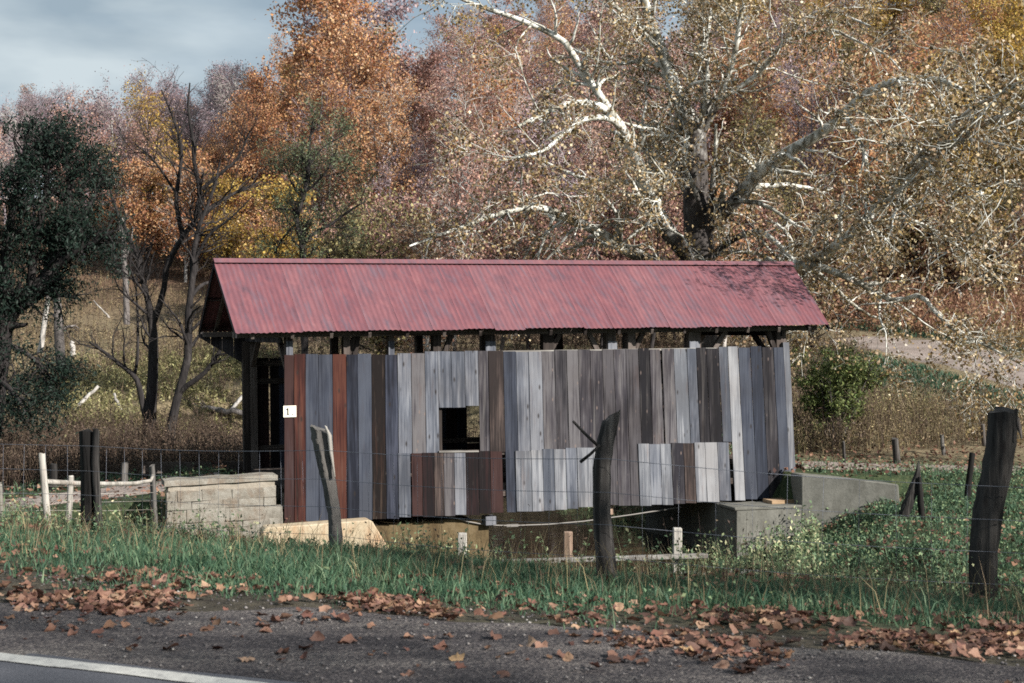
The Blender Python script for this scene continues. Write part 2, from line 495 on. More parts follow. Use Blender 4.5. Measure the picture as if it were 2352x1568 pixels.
M['bark_pale'] = bark('bark_pale', [(0.35, (0.13, 0.12, 0.11)), (0.5, (0.38, 0.36, 0.34)), (0.7, (0.58, 0.56, 0.53))], (4, 4, 2))
M['bark_purple'] = bark('bark_purple', [(0.3, (0.12, 0.1, 0.11)), (0.55, (0.25, 0.21, 0.23)), (0.8, (0.38, 0.33, 0.35))])

M['leaf_orange'] = leafm('leaf_orange', [(0.2, (0.1897, 0.0824, 0.0462)), (0.45, (0.4293, 0.2060, 0.0990)), (0.65, (0.5791, 0.3296, 0.1760)), (0.9, (0.6490, 0.4738, 0.3190))])
M['leaf_gold'] = leafm('leaf_gold', [(0.2, (0.1800, 0.1168, 0.0297)), (0.45, (0.4162, 0.2704, 0.0655)), (0.65, (0.5849, 0.4002, 0.1136)), (0.9, (0.6974, 0.5299, 0.2183))])
M['leaf_pink'] = leafm('leaf_pink', [(0.2, (0.1680, 0.0896, 0.0741)), (0.45, (0.3675, 0.2038, 0.1662)), (0.65, (0.5250, 0.3160, 0.2565)), (0.9, (0.6510, 0.4688, 0.3800))])
M['leaf_rust'] = leafm('leaf_rust', [(0.2, (0.12, 0.062, 0.044)), (0.45, (0.27, 0.145, 0.095)), (0.65, (0.41, 0.24, 0.155)), (0.9, (0.52, 0.37, 0.26))])
M['leaf_olive'] = leafm('leaf_olive', [(0.2, (0.08, 0.068, 0.032)), (0.45, (0.19, 0.16, 0.07)), (0.65, (0.32, 0.265, 0.125)), (0.9, (0.48, 0.41, 0.23))])
M['leaf_mauve'] = leafm('leaf_mauve', [(0.2, (0.17, 0.125, 0.14)), (0.45, (0.32, 0.235, 0.26)), (0.65, (0.44, 0.335, 0.36)), (0.9, (0.55, 0.45, 0.46))])  # mauve of twiggy trees, the hue also standing in for distant haze
M['leaf_sycamore'] = leafm('leaf_sycamore', [(0.15, (0.038, 0.029, 0.014)), (0.38, (0.12, 0.085, 0.036)), (0.58, (0.25, 0.168, 0.075)), (0.78, (0.4, 0.275, 0.145)), (1.0, (0.62, 0.53, 0.38))], 0.3, 0.25, 0.42, 0.62, 0.5)
M['leaf_shaded'] = leafm('leaf_shaded', [(0.2, (0.0036, 0.0076, 0.0064)), (0.5, (0.0086, 0.0193, 0.0136)), (0.9, (0.0216, 0.0395, 0.0280))], 0.2)  # willow leaves: the tree's shade is put into this near-black green
M['leaf_sage'] = leafm('leaf_sage', [(0.2, (0.0460, 0.0575, 0.0316)), (0.5, (0.1150, 0.1437, 0.0759)), (0.9, (0.2185, 0.2472, 0.1518))], 0.3)
M['leaf_green'] = leafm('leaf_green', [(0.2, (0.0543, 0.0784, 0.0283)), (0.5, (0.1523, 0.2001, 0.0756)), (0.75, (0.2828, 0.3133, 0.1134)), (0.95, (0.6526, 0.5569, 0.3401))], 0.3)
M['leaf_conifer'] = leafm('leaf_conifer', [(0.2, (0.012, 0.02, 0.02)), (0.5, (0.03, 0.048, 0.042)), (0.9, (0.065, 0.09, 0.07))], 0.1)
M['grass'] = leafm('grass', [(0.15, (0.0179, 0.0442, 0.0283)), (0.45, (0.0425, 0.0954, 0.0554)), (0.7, (0.0787, 0.1414, 0.0786)), (0.95, (0.1915, 0.2473, 0.1512))], 0.3, 1.2)
M['clover'] = leafm('clover', [(0.15, (0.0649, 0.1082, 0.0670)), (0.45, (0.1452, 0.2148, 0.1196)), (0.7, (0.2475, 0.3102, 0.1594)), (0.88, (0.5464, 0.5090, 0.3189)), (1.0, (0.9904, 0.7954, 0.5741))], 0.3, 0.8)
M['weed_brown'] = leafm('weed_brown', [(0.2, (0.035, 0.024, 0.02)), (0.5, (0.095, 0.066, 0.05)), (0.75, (0.18, 0.13, 0.095)), (0.95, (0.32, 0.25, 0.18))], 0.25, 0.5)
M['weed_tan'] = leafm('weed_tan', [(0.2, (0.0869, 0.0675, 0.0419)), (0.45, (0.2139, 0.1687, 0.0986)), (0.7, (0.3743, 0.2920, 0.1726)), (0.95, (0.5883, 0.4803, 0.2959))], 0.3, 0.4)
M['weed_yellow'] = leafm('weed_yellow', [(0.2, (0.0880, 0.0825, 0.0385)), (0.45, (0.2310, 0.2145, 0.0990)), (0.7, (0.3960, 0.3630, 0.1870)), (0.95, (0.5720, 0.5390, 0.3300))], 0.35, 0.5)
M['fallen'] = leafm('fallen', [(0.1, (0.0425, 0.0238, 0.0187)), (0.35, (0.1105, 0.0561, 0.0391)), (0.6, (0.2040, 0.1062, 0.0723)), (0.8, (0.3060, 0.1870, 0.1360)), (0.95, (0.3570, 0.2380, 0.1190))], 0.15, 0.3, 0.7)


def ind_leaf_mat():
    m, t = new_mat('fallen_single')
    oi = node(t, 'ShaderNodeObjectInfo')
    tc = node(t, 'ShaderNodeTexCoord')
    nz = node(t, 'ShaderNodeTexNoise', {'Vector': tc.outputs['Object'], 'Scale': 16, 'Detail': 5})
    f = math_n(t, 'MULTIPLY_ADD', nz.outputs[0], 0.4, math_n(t, 'MULTIPLY_ADD', oi.outputs['Random'], 0.8, -0.1))
    c = ramp(t, f, [(0.08, (0.04, 0.022, 0.017)), (0.28, (0.1, 0.048, 0.034)), (0.5, (0.18, 0.09, 0.062)), (0.7, (0.28, 0.155, 0.108)), (0.84, (0.36, 0.235, 0.165)), (0.96, (0.38, 0.24, 0.08))])
    d = node(t, 'ShaderNodeBsdfPrincipled', {'Base Color': c, 'Roughness': 0.7})
    tr = node(t, 'ShaderNodeBsdfTranslucent', {'Color': c})
    mx = node(t, 'ShaderNodeMixShader', {0: 0.2, 1: d.outputs[0], 2: tr.outputs[0]})
    node(t, 'ShaderNodeOutputMaterial', {'Surface': mx.outputs[0]})
    return m


M['fallen_single'] = ind_leaf_mat()

# ------------------------------------------------------------------ terrain
def hash2(ix, iy, seed):
    n = (ix.astype(np.int64) * 374761393 + iy.astype(np.int64) * 668265263 + seed * 974634777) & 0x7fffffff
    n = ((n ^ (n >> 13)) * 1274126177) & 0x7fffffff
    return ((n ^ (n >> 16)) & 0xffff) / 65535.0


def vnoise(x, y, seed=0):
    x, y = np.asarray(x, float), np.asarray(y, float)
    ix, iy = np.floor(x).astype(int), np.floor(y).astype(int)
    fx, fy = x - ix, y - iy
    fx, fy = fx * fx * (3 - 2 * fx), fy * fy * (3 - 2 * fy)
    a, b = hash2(ix, iy, seed), hash2(ix + 1, iy, seed)
    c, d = hash2(ix, iy + 1, seed), hash2(ix + 1, iy + 1, seed)
    return (a * (1 - fx) + b * fx) * (1 - fy) + (c * (1 - fx) + d * fx) * fy - 0.5


def fbm(x, y, seed=0, o=3):
    r, a = 0.0, 1.0
    for i in range(o):
        r = r + a * vnoise(x * 2 ** i, y * 2 ** i, seed + i)
        a *= 0.5
    return r


BR = rad(20)
BO = Vector((-4.42, 27.7, -2.15))
cB, sB = math.cos(BR), math.sin(BR)


def road_s(X, Y):
    return 0.39 * (X + 2.48) + 0.921 * (Y - 6.9)


def bridge_uv(X, Y):
    dx, dy = X - BO.x, Y - BO.y
    return dx * cB + dy * sB, -dx * sB + dy * cB


CH = np.array([(0.9, 18.6), (1.3, 24.0), (1.97, 30.0), (0.6, 34.5), (-1.5, 41.0), (-5.0, 47.0)])


def chan_d(X, Y):
    d = np.full(np.shape(X), 1e9)
    for (x0, y0), (x1, y1) in zip(CH[:-1], CH[1:]):
        vx, vy = x1 - x0, y1 - y0
        t = np.clip(((X - x0) * vx + (Y - y0) * vy) / (vx * vx + vy * vy), 0, 1)
        d = np.minimum(d, np.hypot(X - x0 - t * vx, Y - y0 - t * vy))
    return d


def hgt(X, Y):
    X, Y = np.asarray(X, float), np.asarray(Y, float)
    s = road_s(X, Y)
    z = np.interp(s, [-60, -14, -8.5, -7, 0, 1.8, 3.2, 5, 7.5, 12, 17, 2000], [-1, -0.4, -0.1, 0, 0, -0.03, -0.14, -0.36, -0.72, -1.72, -2.15, -2.1])
    z = z + np.interp(Y, [-9e3, 30, 36, 42, 50, 57, 63, 70, 80, 95, 9e3], [0, 0, 0.12, 0.5, 1.15, 1.9, 2.7, 3.4, 4.6, 7.4, 7.4])
    p = X / np.maximum(Y, 20)
    px = 1176 + 3267 * p
    m = np.interp(px, [-800, 300, 560, 760, 1100, 1500, 2000, 3000], [0.5, 0.55, 0.62, 0.85, 1.0, 1.3, 1.5, 1.6])
    z = z + m * np.interp(Y, [-9e3, 80, 95, 120, 160, 220, 320, 600], [0, 0, 2.0, 8.5, 19, 31, 42, 48])
    # undulation
    z = z + fbm(X * 0.16, Y * 0.16, 5) * 0.35 * np.clip((s - 8) / 10, 0, 1) + fbm(X * 0.9, Y * 0.9, 9) * 0.1 * np.clip((s - 2.2) / 5, 0, 1)
    # stream bed
    d = chan_d(X, Y) + fbm(X * 0.5, Y * 0.5, 3) * 0.5
    bank = -3.75 + np.maximum(0, d - 1.9) * 0.4 + np.maximum(0, d - 6.0) * 0.4
    k = 0.25
    zc = np.minimum(z, bank)
    z = np.where(s > 8.0, zc, z)
    # approach embankments behind the abutments
    u, v = bridge_uv(X, Y)
    side = np.maximum(0, np.abs(v - 2.2) - 2.5)
    front = np.where(u > -4.5, np.maximum(0, 2.2 - v - 2.0) * 2.6, 0)
    zl = np.interp(u, [-30, -12, -5, -2, -0.55, -0.3], [-2.05, -2.0, -1.85, -1.6, -1.4, -9]) - side * 0.55 - front
    front = np.where(u < 14.5, np.maximum(0, -0.5 - v) * 2.6, 0)
    zr = np.interp(u, [10.6, 10.8, 13, 18, 40], [-9, -1.5, -1.65, -1.85, -2.0]) - side * 0.5 - front
    near = (Y > 20) & (Y < 48)
    z = np.where(near, np.maximum(z, np.maximum(zl, zr)), z)
    return z


def hz(x, y):
    return float(hgt(np.array([x]), np.array([y]))[0])


def axis(dense0, dense1, step, lo, hi, g=1.07):
    a = list(np.arange(dense0, dense1 + 1e-6, step))
    st = step
    while a[-1] < hi:
        st *= g
        a.append(a[-1] + st)
    st = step
    while a[0] > lo:
        st *= g
        a.insert(0, a[0] - st)
    return np.array(a)


def grid_mesh(name, xs, ys, zf):
    X, Y = np.meshgrid(xs, ys)
    Z = zf(X, Y)
    nx, ny = len(xs), len(ys)
    V = np.stack([X, Y, Z], -1).reshape(-1, 3)
    i = np.arange((ny - 1) * nx).reshape(ny - 1, nx)[:, :-1].ravel()
    q = np.stack([i, i + 1, i + nx + 1, i + nx], -1)
    return np_mesh(name, V, q.ravel(), np.full(len(q), 4), smooth=True)


def ground_mat():
    m, t = new_mat('earth')
    geo = node(t, 'ShaderNodeNewGeometry')
    P = geo.outputs['Position']
    sep = node(t, 'ShaderNodeSeparateXYZ', {'Vector': P})
    s = math_n(t, 'ADD', math_n(t, 'MULTIPLY', sep.outputs[0], 0.39), math_n(t, 'MULTIPLY_ADD', sep.outputs[1], 0.921, 0.39 * 2.48 - 0.921 * 6.9))
    n1 = node(t, 'ShaderNodeTexNoise', {'Vector': P, 'Scale': 0.5, 'Detail': 6, 'Roughness': 0.65})
    n2 = node(t, 'ShaderNodeTexNoise', {'Vector': P, 'Scale': 7, 'Detail': 6, 'Roughness': 0.7})
    n3 = node(t, 'ShaderNodeTexNoise', {'Vector': P, 'Scale': 0.12, 'Detail': 4, 'Roughness': 0.6})
    soil = ramp(t, n2.outputs[0], [(0.3, (0.022, 0.018, 0.015)), (0.5, (0.05, 0.043, 0.032)), (0.7, (0.1, 0.085, 0.06))])
    turf = ramp(t, n2.outputs[0], [(0.3, (0.014, 0.024, 0.012)), (0.5, (0.034, 0.05, 0.022)), (0.7, (0.075, 0.078, 0.04))])
    hay = ramp(t, n2.outputs[0], [(0.3, (0.07, 0.056, 0.036)), (0.5, (0.165, 0.13, 0.08)), (0.7, (0.28, 0.23, 0.145))])
    litter = ramp(t, n2.outputs[0], [(0.3, (0.035, 0.022, 0.016)), (0.5, (0.1, 0.06, 0.04)), (0.7, (0.2, 0.125, 0.08))])
    a = node(t, 'ShaderNodeMapRange', {'Value': math_n(t, 'ADD', s, math_n(t, 'MULTIPLY', n1.outputs[0], 1.5)), 'From Min': 3.0, 'From Max': 4.6})
    c = mixc(t, a.outputs[0], soil, turf)
    hy = node(t, 'ShaderNodeMapRange', {'Value': math_n(t, 'MULTIPLY_ADD', n1.outputs[0], 10.0, sep.outputs[1]), 'From Min': 37, 'From Max': 44})
    c = mixc(t, hy.outputs[0], c, hay)
    gr = node(t, 'ShaderNodeMapRange', {'Value': n3.outputs[0], 'From Min': 0.5, 'From Max': 0.62, 'To Max': 0.5})
    c = mixc(t, gr.outputs[0], c, turf)
    fo = node(t, 'ShaderNodeMapRange', {'Value': math_n(t, 'MULTIPLY_ADD', n1.outputs[0], 14.0, sep.outputs[1]), 'From Min': 82, 'From Max': 96})
    c = mixc(t, fo.outputs[0], c, litter)
    finish(t, c, 0.95, n2.outputs[0], 0.8, 0.08)
    return m


ground = link('ground', grid_mesh('ground', axis(-14, 16, 0.25, -420, 420), axis(2, 44, 0.25, -80, 700), hgt), None, ground_mat())
tag(ground, kind='structure')


def strip(name, fs, ft, s0, s1, ns, t0, t1, nt_, dz, m):
    """A sheet laid along the road: s across, t along."""
    ss, tt = np.linspace(s0, s1, ns), np.linspace(t0, t1, nt_)
    T, Sg = np.meshgrid(tt, ss)
    return T, Sg


RN = np.array([0.39, 0.921]) / math.hypot(0.39, 0.921)
RT = np.array([RN[1], -RN[0]])
R0 = np.array([-2.48, 6.9])


def road_sheet(name, ss, tt, dz, m, edge=None):
    T, Q = np.meshgrid(tt, ss)
    if edge is not None:
        Q = edge(T, Q)
    X = R0[0] + RT[0] * T + RN[0] * Q
    Y = R0[1] + RT[1] * T + RN[1] * Q
    Z = hgt(X, Y) + dz(T, Q)
    nx, ny = len(tt), len(ss)
    V = np.stack([X, Y, Z], -1).reshape(-1, 3)
    i = np.arange((ny - 1) * nx).reshape(ny - 1, nx)[:, :-1].ravel()
    q = np.stack([i, i + 1, i + nx + 1, i + nx], -1)
    o = link(name, np_mesh(name, V, q.ravel(), np.full(len(q), 4), smooth=True), None, m)
    tag(o, kind='structure')
    return o


m, t = new_mat('asphalt')
geo = node(t, 'ShaderNodeNewGeometry')
n1 = node(t, 'ShaderNodeTexNoise', {'Vector': geo.outputs['Position'], 'Scale': 120, 'Detail': 3})
n2 = node(t, 'ShaderNodeTexNoise', {'Vector': geo.outputs['Position'], 'Scale': 1.3, 'Detail': 5})
c = ramp(t, math_n(t, 'ADD', math_n(t, 'MULTIPLY', n1.outputs[0], 0.6), math_n(t, 'MULTIPLY', n2.outputs[0], 0.4)),
         [(0.3, (0.045, 0.046, 0.056)), (0.5, (0.085, 0.087, 0.1)), (0.75, (0.15, 0.15, 0.165))])
finish(t, c, 0.9, n1.outputs[0], 0.5, 0.01)
M['asphalt'] = m

m, t = new_mat('line_paint')
geo = node(t, 'ShaderNodeNewGeometry')
n1 = node(t, 'ShaderNodeTexNoise', {'Vector': geo.outputs['Position'], 'Scale': 14, 'Detail': 6, 'Roughness': 0.75})
n2 = node(t, 'ShaderNodeTexNoise', {'Vector': geo.outputs['Position'], 'Scale': 90, 'Detail': 2})
c = ramp(t, n1.outputs[0], [(0.3, (0.14, 0.14, 0.14)), (0.42, (0.4, 0.39, 0.37)), (0.7, (0.56, 0.55, 0.51))])
finish(t, c, 0.8, n2.outputs[0], 0.4, 0.006)
M['line_paint'] = m

m, t = new_mat('gravel')
geo = node(t, 'ShaderNodeNewGeometry')
v1 = node(t, 'ShaderNodeTexVoronoi', {'Vector': geo.outputs['Position'], 'Scale': 55})
n1 = node(t, 'ShaderNodeTexNoise', {'Vector': geo.outputs['Position'], 'Scale': 2.2, 'Detail': 7, 'Roughness': 0.7})
n2 = node(t, 'ShaderNodeTexNoise', {'Vector': geo.outputs['Position'], 'Scale': 38, 'Detail': 5, 'Roughness': 0.7})
rot = node(t, 'ShaderNodeMapping', {'Vector': geo.outputs['Position'], 'Rotation': (0, 0, 0.4), 'Scale': (0.35, 2.6, 1.0)})
n4 = node(t, 'ShaderNodeTexNoise', {'Vector': rot.outputs[0], 'Scale': 1.0, 'Detail': 4, 'Roughness': 0.6})  # dirt bands along the road, their tone standing in for sunlight streaks
f = math_n(t, 'ADD', math_n(t, 'MULTIPLY', n1.outputs[0], 0.22), math_n(t, 'ADD', math_n(t, 'MULTIPLY', n2.outputs[0], 0.36), math_n(t, 'MULTIPLY', n4.outputs[0], 0.42)))
n5 = node(t, 'ShaderNodeTexVoronoi', {'Vector': geo.outputs['Position'], 'Scale': 75.0})
f = math_n(t, 'ADD', math_n(t, 'MULTIPLY_ADD', math_n(t, 'SUBTRACT', f, 0.5), 1.9, 0.5), math_n(t, 'MULTIPLY', math_n(t, 'SUBTRACT', node(t, 'ShaderNodeSeparateColor', {'Color': n5.outputs['Color']}).outputs[0], 0.5), 0.3))
c = ramp(t, f, [(0.2, (0.022, 0.02, 0.023)), (0.45, (0.066, 0.059, 0.063)), (0.65, (0.15, 0.132, 0.125)), (0.9, (0.31, 0.28, 0.255))])
hmix = math_n(t, 'ADD', math_n(t, 'MULTIPLY', v1.outputs['Distance'], -0.6), n2.outputs[0])
finish(t, c, 0.95, hmix, 1.0, 0.03)
M['gravel'] = m

m, t = new_mat('lane_gravel')
geo = node(t, 'ShaderNodeNewGeometry')
n1 = node(t, 'ShaderNodeTexNoise', {'Vector': geo.outputs['Position'], 'Scale': 0.7, 'Detail': 7, 'Roughness': 0.7})
n2 = node(t, 'ShaderNodeTexNoise', {'Vector': geo.outputs['Position'], 'Scale': 16, 'Detail': 5})
f = math_n(t, 'ADD', math_n(t, 'MULTIPLY', n1.outputs[0], 0.5), math_n(t, 'MULTIPLY', n2.outputs[0], 0.5))
c = ramp(t, f, [(0.32, (0.11, 0.088, 0.075)), (0.5, (0.23, 0.19, 0.17)), (0.7, (0.35, 0.305, 0.28))])
finish(t, c, 0.95, n2.outputs[0], 0.8, 0.03)
M['lane_gravel'] = m

tt_long = np.concatenate([np.arange(-120, -12, 4.0), np.arange(-12, 16, 0.12), np.arange(16, 121, 4.0)])
road = road_sheet('road', np.linspace(-7.0, 0.14, 24), tt_long, lambda T, Q: 0.014 + 0 * T, M['asphalt'],
                  lambda T, Q: np.where(Q > 0.1, Q + fbm(T * 1.7, T * 0 + 3, 21) * 0.07, Q))
line = road_sheet('road_edge_line', np.array([-0.065, 0.065]), tt_long, lambda T, Q: 0.019 + 0 * T, M['line_paint'],
                  lambda T, Q: Q + fbm(T * 3.1, Q * 30, 33) * 0.02)
gravel = road_sheet('gravel_shoulder', np.linspace(0.0, 3.8, 52), np.concatenate([np.arange(-40, -9, 1.0), np.arange(-9, 13, 0.07), np.arange(13, 41, 1.0)]),
                    lambda T, Q: np.interp(Q + fbm(T * 0.9, Q * 0.4, 40) * 0.7 - 0.17 * (T - 2.5), [0, 0.1, 1.7, 2.6], [0.008, 0.011, 0.022, -0.07]) * np.clip(Q * 20, 0, 1) + fbm(T * 2.2, Q * 2.2, 50) * 0.018 * np.clip(Q * 3, 0, 1), M['gravel'])

# stream
m, t = new_mat('water')
tc = node(t, 'ShaderNodeNewGeometry')
n1 = node(t, 'ShaderNodeTexNoise', {'Vector': tc.outputs['Position'], 'Scale': 2.5, 'Detail': 3})
b = node(t, 'ShaderNodeBsdfPrincipled', {'Base Color': (0.028, 0.022, 0.012, 1), 'Roughness': 0.06, 'Specular IOR Level': 0.6})
bn = node(t, 'ShaderNodeBump', {'Height': n1.outputs[0], 'Strength': 0.12, 'Distance': 0.1})
t.links.new(bn.outputs[0], b.inputs['Normal'])
node(t, 'ShaderNodeOutputMaterial', {'Surface': b.outputs[0]})
M['water'] = m
V, q = [], []
for i, (x, y) in enumerate(CH):
    a = CH[min(i + 1, len(CH) - 1)] - CH[max(i - 1, 0)]
    a = a / np.hypot(*a)
    V += [(x - a[1] * 3.4, y + a[0] * 3.4, -3.28), (x + a[1] * 3.4, y - a[0] * 3.4, -3.28)]
    if i:
        q += [2 * i - 2, 2 * i - 1, 2 * i + 1, 2 * i]
water = link('stream_water', np_mesh('stream_water', np.array(V), np.array(q), np.full(len(q) // 4, 4)), None, M['water'])
tag(water, kind='structure')


def lane(name, pts, w, m, dz=0.03):
    pts = [Vector((p[0], p[1], 0)) for p in pts]
    # resample
    fine = []
    for i in range(len(pts) - 1):
        p0, p1, p2, p3 = pts[max(i - 1, 0)], pts[i], pts[i + 1], pts[min(i + 2, len(pts) - 1)]
        for k in range(14):
            f = k / 14
            fine.append(0.5 * ((2 * p1) + (p2 - p0) * f + (2 * p0 - 5 * p1 + 4 * p2 - p3) * f * f + (3 * p1 - p0 - 3 * p2 + p3) * f ** 3))
    fine.append(pts[-1])
    n = len(fine)
    K = 13
    V = np.zeros((n, K, 3))
    for i in range(n):
        d = (fine[min(i + 1, n - 1)] - fine[max(i - 1, 0)]).normalized()
        sd = Vector((-d.y, d.x, 0))
        for k in range(K):
            f = (k / (K - 1) - 0.5) * 2
            ww = w / 2 * (1 + 0.16 * float(fbm(np.array(i * 0.3), np.array(f * 2.0), 60)))
            p = fine[i] + sd * f * ww
            e = dz if abs(f) < 0.95 else -0.12
            V[i, k] = (p.x, p.y, hz(p.x, p.y) + e + 0.03 * (1 - f * f))
    idx = np.arange((n - 1) * K).reshape(n - 1, K)[:, :-1].ravel()
    q = np.stack([idx, idx + 1, idx + K + 1, idx + K], -1)
    o = link(name, np_mesh(name, V.reshape(-1, 3), q.ravel(), np.full(len(q), 4), smooth=True), None, m)
    return tag(o, kind='structure')


def uv_xy(u, v):
    return (BO.x + u * cB - v * sB, BO.y + u * sB + v * cB)


lane('gravel_lane', [(35, 42), (27, 46.5), (22.3, 52), (20.4, 57), (19.4, 62), (18.2, 66), (16.0, 69)], 5.0, M['lane_gravel'], 0.05)
lane('bridge_approach_path', [uv_xy(-0.9, 2.2), uv_xy(-5, 2.3), uv_xy(-11, 2.0), uv_xy(-20, 1.0)], 1.9, M['lane_gravel'], 0.02)
lane('bridge_exit_path', [uv_xy(10.9, 2.2), uv_xy(14, 2.0), uv_xy(18, 1.2), uv_xy(25, 0.5), uv_xy(38, 1.0)], 2.2, M['lane_gravel'], 0.02)

# ------------------------------------------------------------------ covered bridge
bridge = empty('covered_bridge', BO)
bridge.rotation_euler = Euler((0, -math.atan(0.0114), BR), 'XYZ')
tag(bridge, 'old covered bridge with patched board walls and a faded red tin roof', 'bridge')
BM = Matrix.Translation(BO) @ bridge.rotation_euler.to_matrix().to_4x4()
BI = BM.inverted()


def on_wall(x, y, v=0.0):
    """Bridge coordinates (u, w) of the point of the plane at depth v shown at (x, y)."""
    o = BI @ Vector((0, 0, EYE))
    d = BI.to_3x3() @ Vector(((x - CX) / F, 1.0, -(y - CY) / F))
    k = (v - o.y) / d.y
    p = o + d * k
    return p.x, p.z


def lean(x, y):
    """Boards lean a little more and more towards the right end."""
    return 18.0 * max(0, (x - 655) / 1145.0) * (y - 805) / 340.0


rb = random.Random(5)
wall = MB()
for w in (0.35, 1.2, 2.45, 3.08):
    wall.box(0.05, 11.05, 0.003, 0.05, w - 0.06, w + 0.06)
wall = wall.build('side_wall', M['timber_flat'], bridge)
wall['label'] = 'camera side wall of patched grey, blue and red brown boards'


def board(x0, x1, y0, y1, kind, layer=0, topx=True, parent=None, v0=0.0, yj=1.5):
    """One board between columns x0 and x1 (measured at its top when topx)."""
    v = v0 - 0.026 * layer + rb.uniform(-0.005, 0.0)
    if topx:
        xt0, xt1 = x0, x1
        xb0, xb1 = x0 + lean(x0, y1) - lean(x0, y0), x1 + lean(x1, y1) - lean(x1, y0)
    else:
        xb0, xb1 = x0, x1
        xt0, xt1 = x0 - lean(x0, y1) + lean(x0, y0), x1 - lean(x1, y1) + lean(x1, y0)
    ja, jb = rb.uniform(-yj, yj), rb.uniform(-yj, yj)
    q = [on_wall(xb0, y1 + ja, v), on_wall(xb1, y1 + ja + rb.uniform(-0.8, 0.8), v), on_wall(xt1, y0 + jb + rb.uniform(-0.6, 0.6), v), on_wall(xt0, y0 + jb, v)]
    g = rb.uniform(0.003, 0.009)
    th = 0.024
    mb = MB()
    # slightly wavering edges: four rows up the board
    rows = []
    for k in range(5):
        f = k / 4
        l = (q[0][0] * (1 - f) + q[3][0] * f + g + rb.uniform(-0.004, 0.004), q[0][1] * (1 - f) + q[3][1] * f)
        r = (q[1][0] * (1 - f) + q[2][0] * f - g + rb.uniform(-0.004, 0.004), q[1][1] * (1 - f) + q[2][1] * f)
        cup = rb.uniform(-0.003, 0.003)
        rows.append([(l[0], v - th + cup, l[1]), (r[0], v - th - cup, r[1]), (r[0], v - 0.002, r[1]), (l[0], v - 0.002, l[1])])
    vs = [p for r in rows for p in r]
    fs = [(3, 2, 1, 0), (16, 17, 18, 19)]
    for k in range(4):
        for j in range(4):
            fs.append((4 * k + j, 4 * k + (j + 1) % 4, 4 * k + 4 + (j + 1) % 4, 4 * k + 4 + j))
    mb.add(vs, fs)
    return mb.build('board', M['board_' + kind], parent or wall)


# full height boards and the upper row: (left, right, top, bottom, kind)
UP = [(652, 675, 814, 1201, 'maroon'), (675, 701, 814, 1201, 'red'), (701, 731, 814, 1199, 'blue'), (731, 763, 814, 1198, 'blue'),
      (763, 795, 813, 1196, 'red'), (795, 821, 814, 1194, 'darkblue'), (821, 852, 812, 1193, 'blue'), (852, 883, 813, 1191, 'rust'),
      (883, 912, 814, 1190, 'darkblue'), (912, 943.5, 811, 1042, 'grey'), (943.5, 975, 811, 1042, 'brown'), (975, 1005, 807, 1042, 'grey'),
      (1005, 1035, 807, 936, 'grey'), (1035, 1066, 806, 935, 'grey'), (1066, 1097, 806, 932, 'grey'),
      (1097, 1120, 806, 1038, 'brown'), (1120, 1155, 806, 1038, 'warm'), (1155, 1184, 808, 1176, 'blue'),
      (1184, 1213, 808, 1036, 'grey'), (1213, 1243, 808, 1036, 'grey'), (1243, 1272, 806, 1034, 'brown'), (1272, 1300, 805, 1034, 'darkbrown'),
      (1300, 1327, 804, 1033, 'brown'), (1327, 1354, 803, 1032, 'brown'), (1354, 1382, 803, 1030, 'brown'), (1382, 1408, 802, 1160, 'darkbrown'),
      (1408, 1436, 801, 1160, 'brown'), (1436, 1465, 801, 1159, 'darkbrown'), (1465, 1490, 801, 1024, 'darkbrown'), (1490, 1516, 801, 1022, 'brown'),
      (1519, 1546, 801, 1022, 'brown'), (1546, 1576, 800, 1019, 'pale'), (1576, 1598, 800, 1019, 'grey'), (1598, 1621, 799, 1018, 'darkbrown'),
      (1621, 1649, 799, 1018, 'darkbrown'), (1649, 1670, 796, 1015, 'grey'), (1670, 1694, 795, 1148, 'pale'), (1694, 1722, 797, 1147, 'blue'),
      (1722, 1748, 796, 1146, 'blue'), (1748, 1775, 797, 1146, 'darkbrown'), (1775, 1798, 797, 1145, 'blue')]
for x0, x1, y0, y1, k in UP:
    board(x0, x1, y0, y1, k)
# patch boards nailed over the lower half: measured at their bottom edge
LOW = [(915, 944, 1040, 1187, 'grey'), (946, 971, 1041, 1186, 'maroon'), (971, 998, 1041, 1186, 'maroon'), (998, 1020, 1040, 1184, 'warm'),
       (1020, 1045, 1036, 1184, 'brown'), (1045, 1071, 1036, 1182, 'grey'), (1071, 1101, 1038, 1181, 'maroon'), (1101, 1128, 1037, 1180, 'maroon'),
       (1128, 1156, 1037, 1178, 'maroon'), (1186, 1222, 1034, 1174, 'pale'), (1222, 1249, 1033, 1173, 'pale'), (1249, 1275, 1032, 1172, 'grey'),
       (1275, 1302, 1030, 1170, 'pale'), (1302, 1328, 1029, 1167, 'grey'), (1328, 1366, 1028, 1165, 'pale'), (1366, 1392, 1027, 1163, 'pale'),
       (1470, 1495, 1020, 1160, 'pale'), (1495, 1521, 1019, 1159, 'grey'), (1521, 1546, 1018, 1158, 'pale'), (1546, 1574, 1017, 1156, 'brown'),
       (1574, 1599, 1017, 1154, 'warm'), (1599, 1624, 1017, 1153, 'pale'), (1624, 1652, 1016, 1152, 'pale'), (1652, 1679, 1015, 1150, 'grey')]
for x0, x1, y0, y1, k in LOW:
    board(x0, x1, y0, y1, k, layer=1, topx=False)
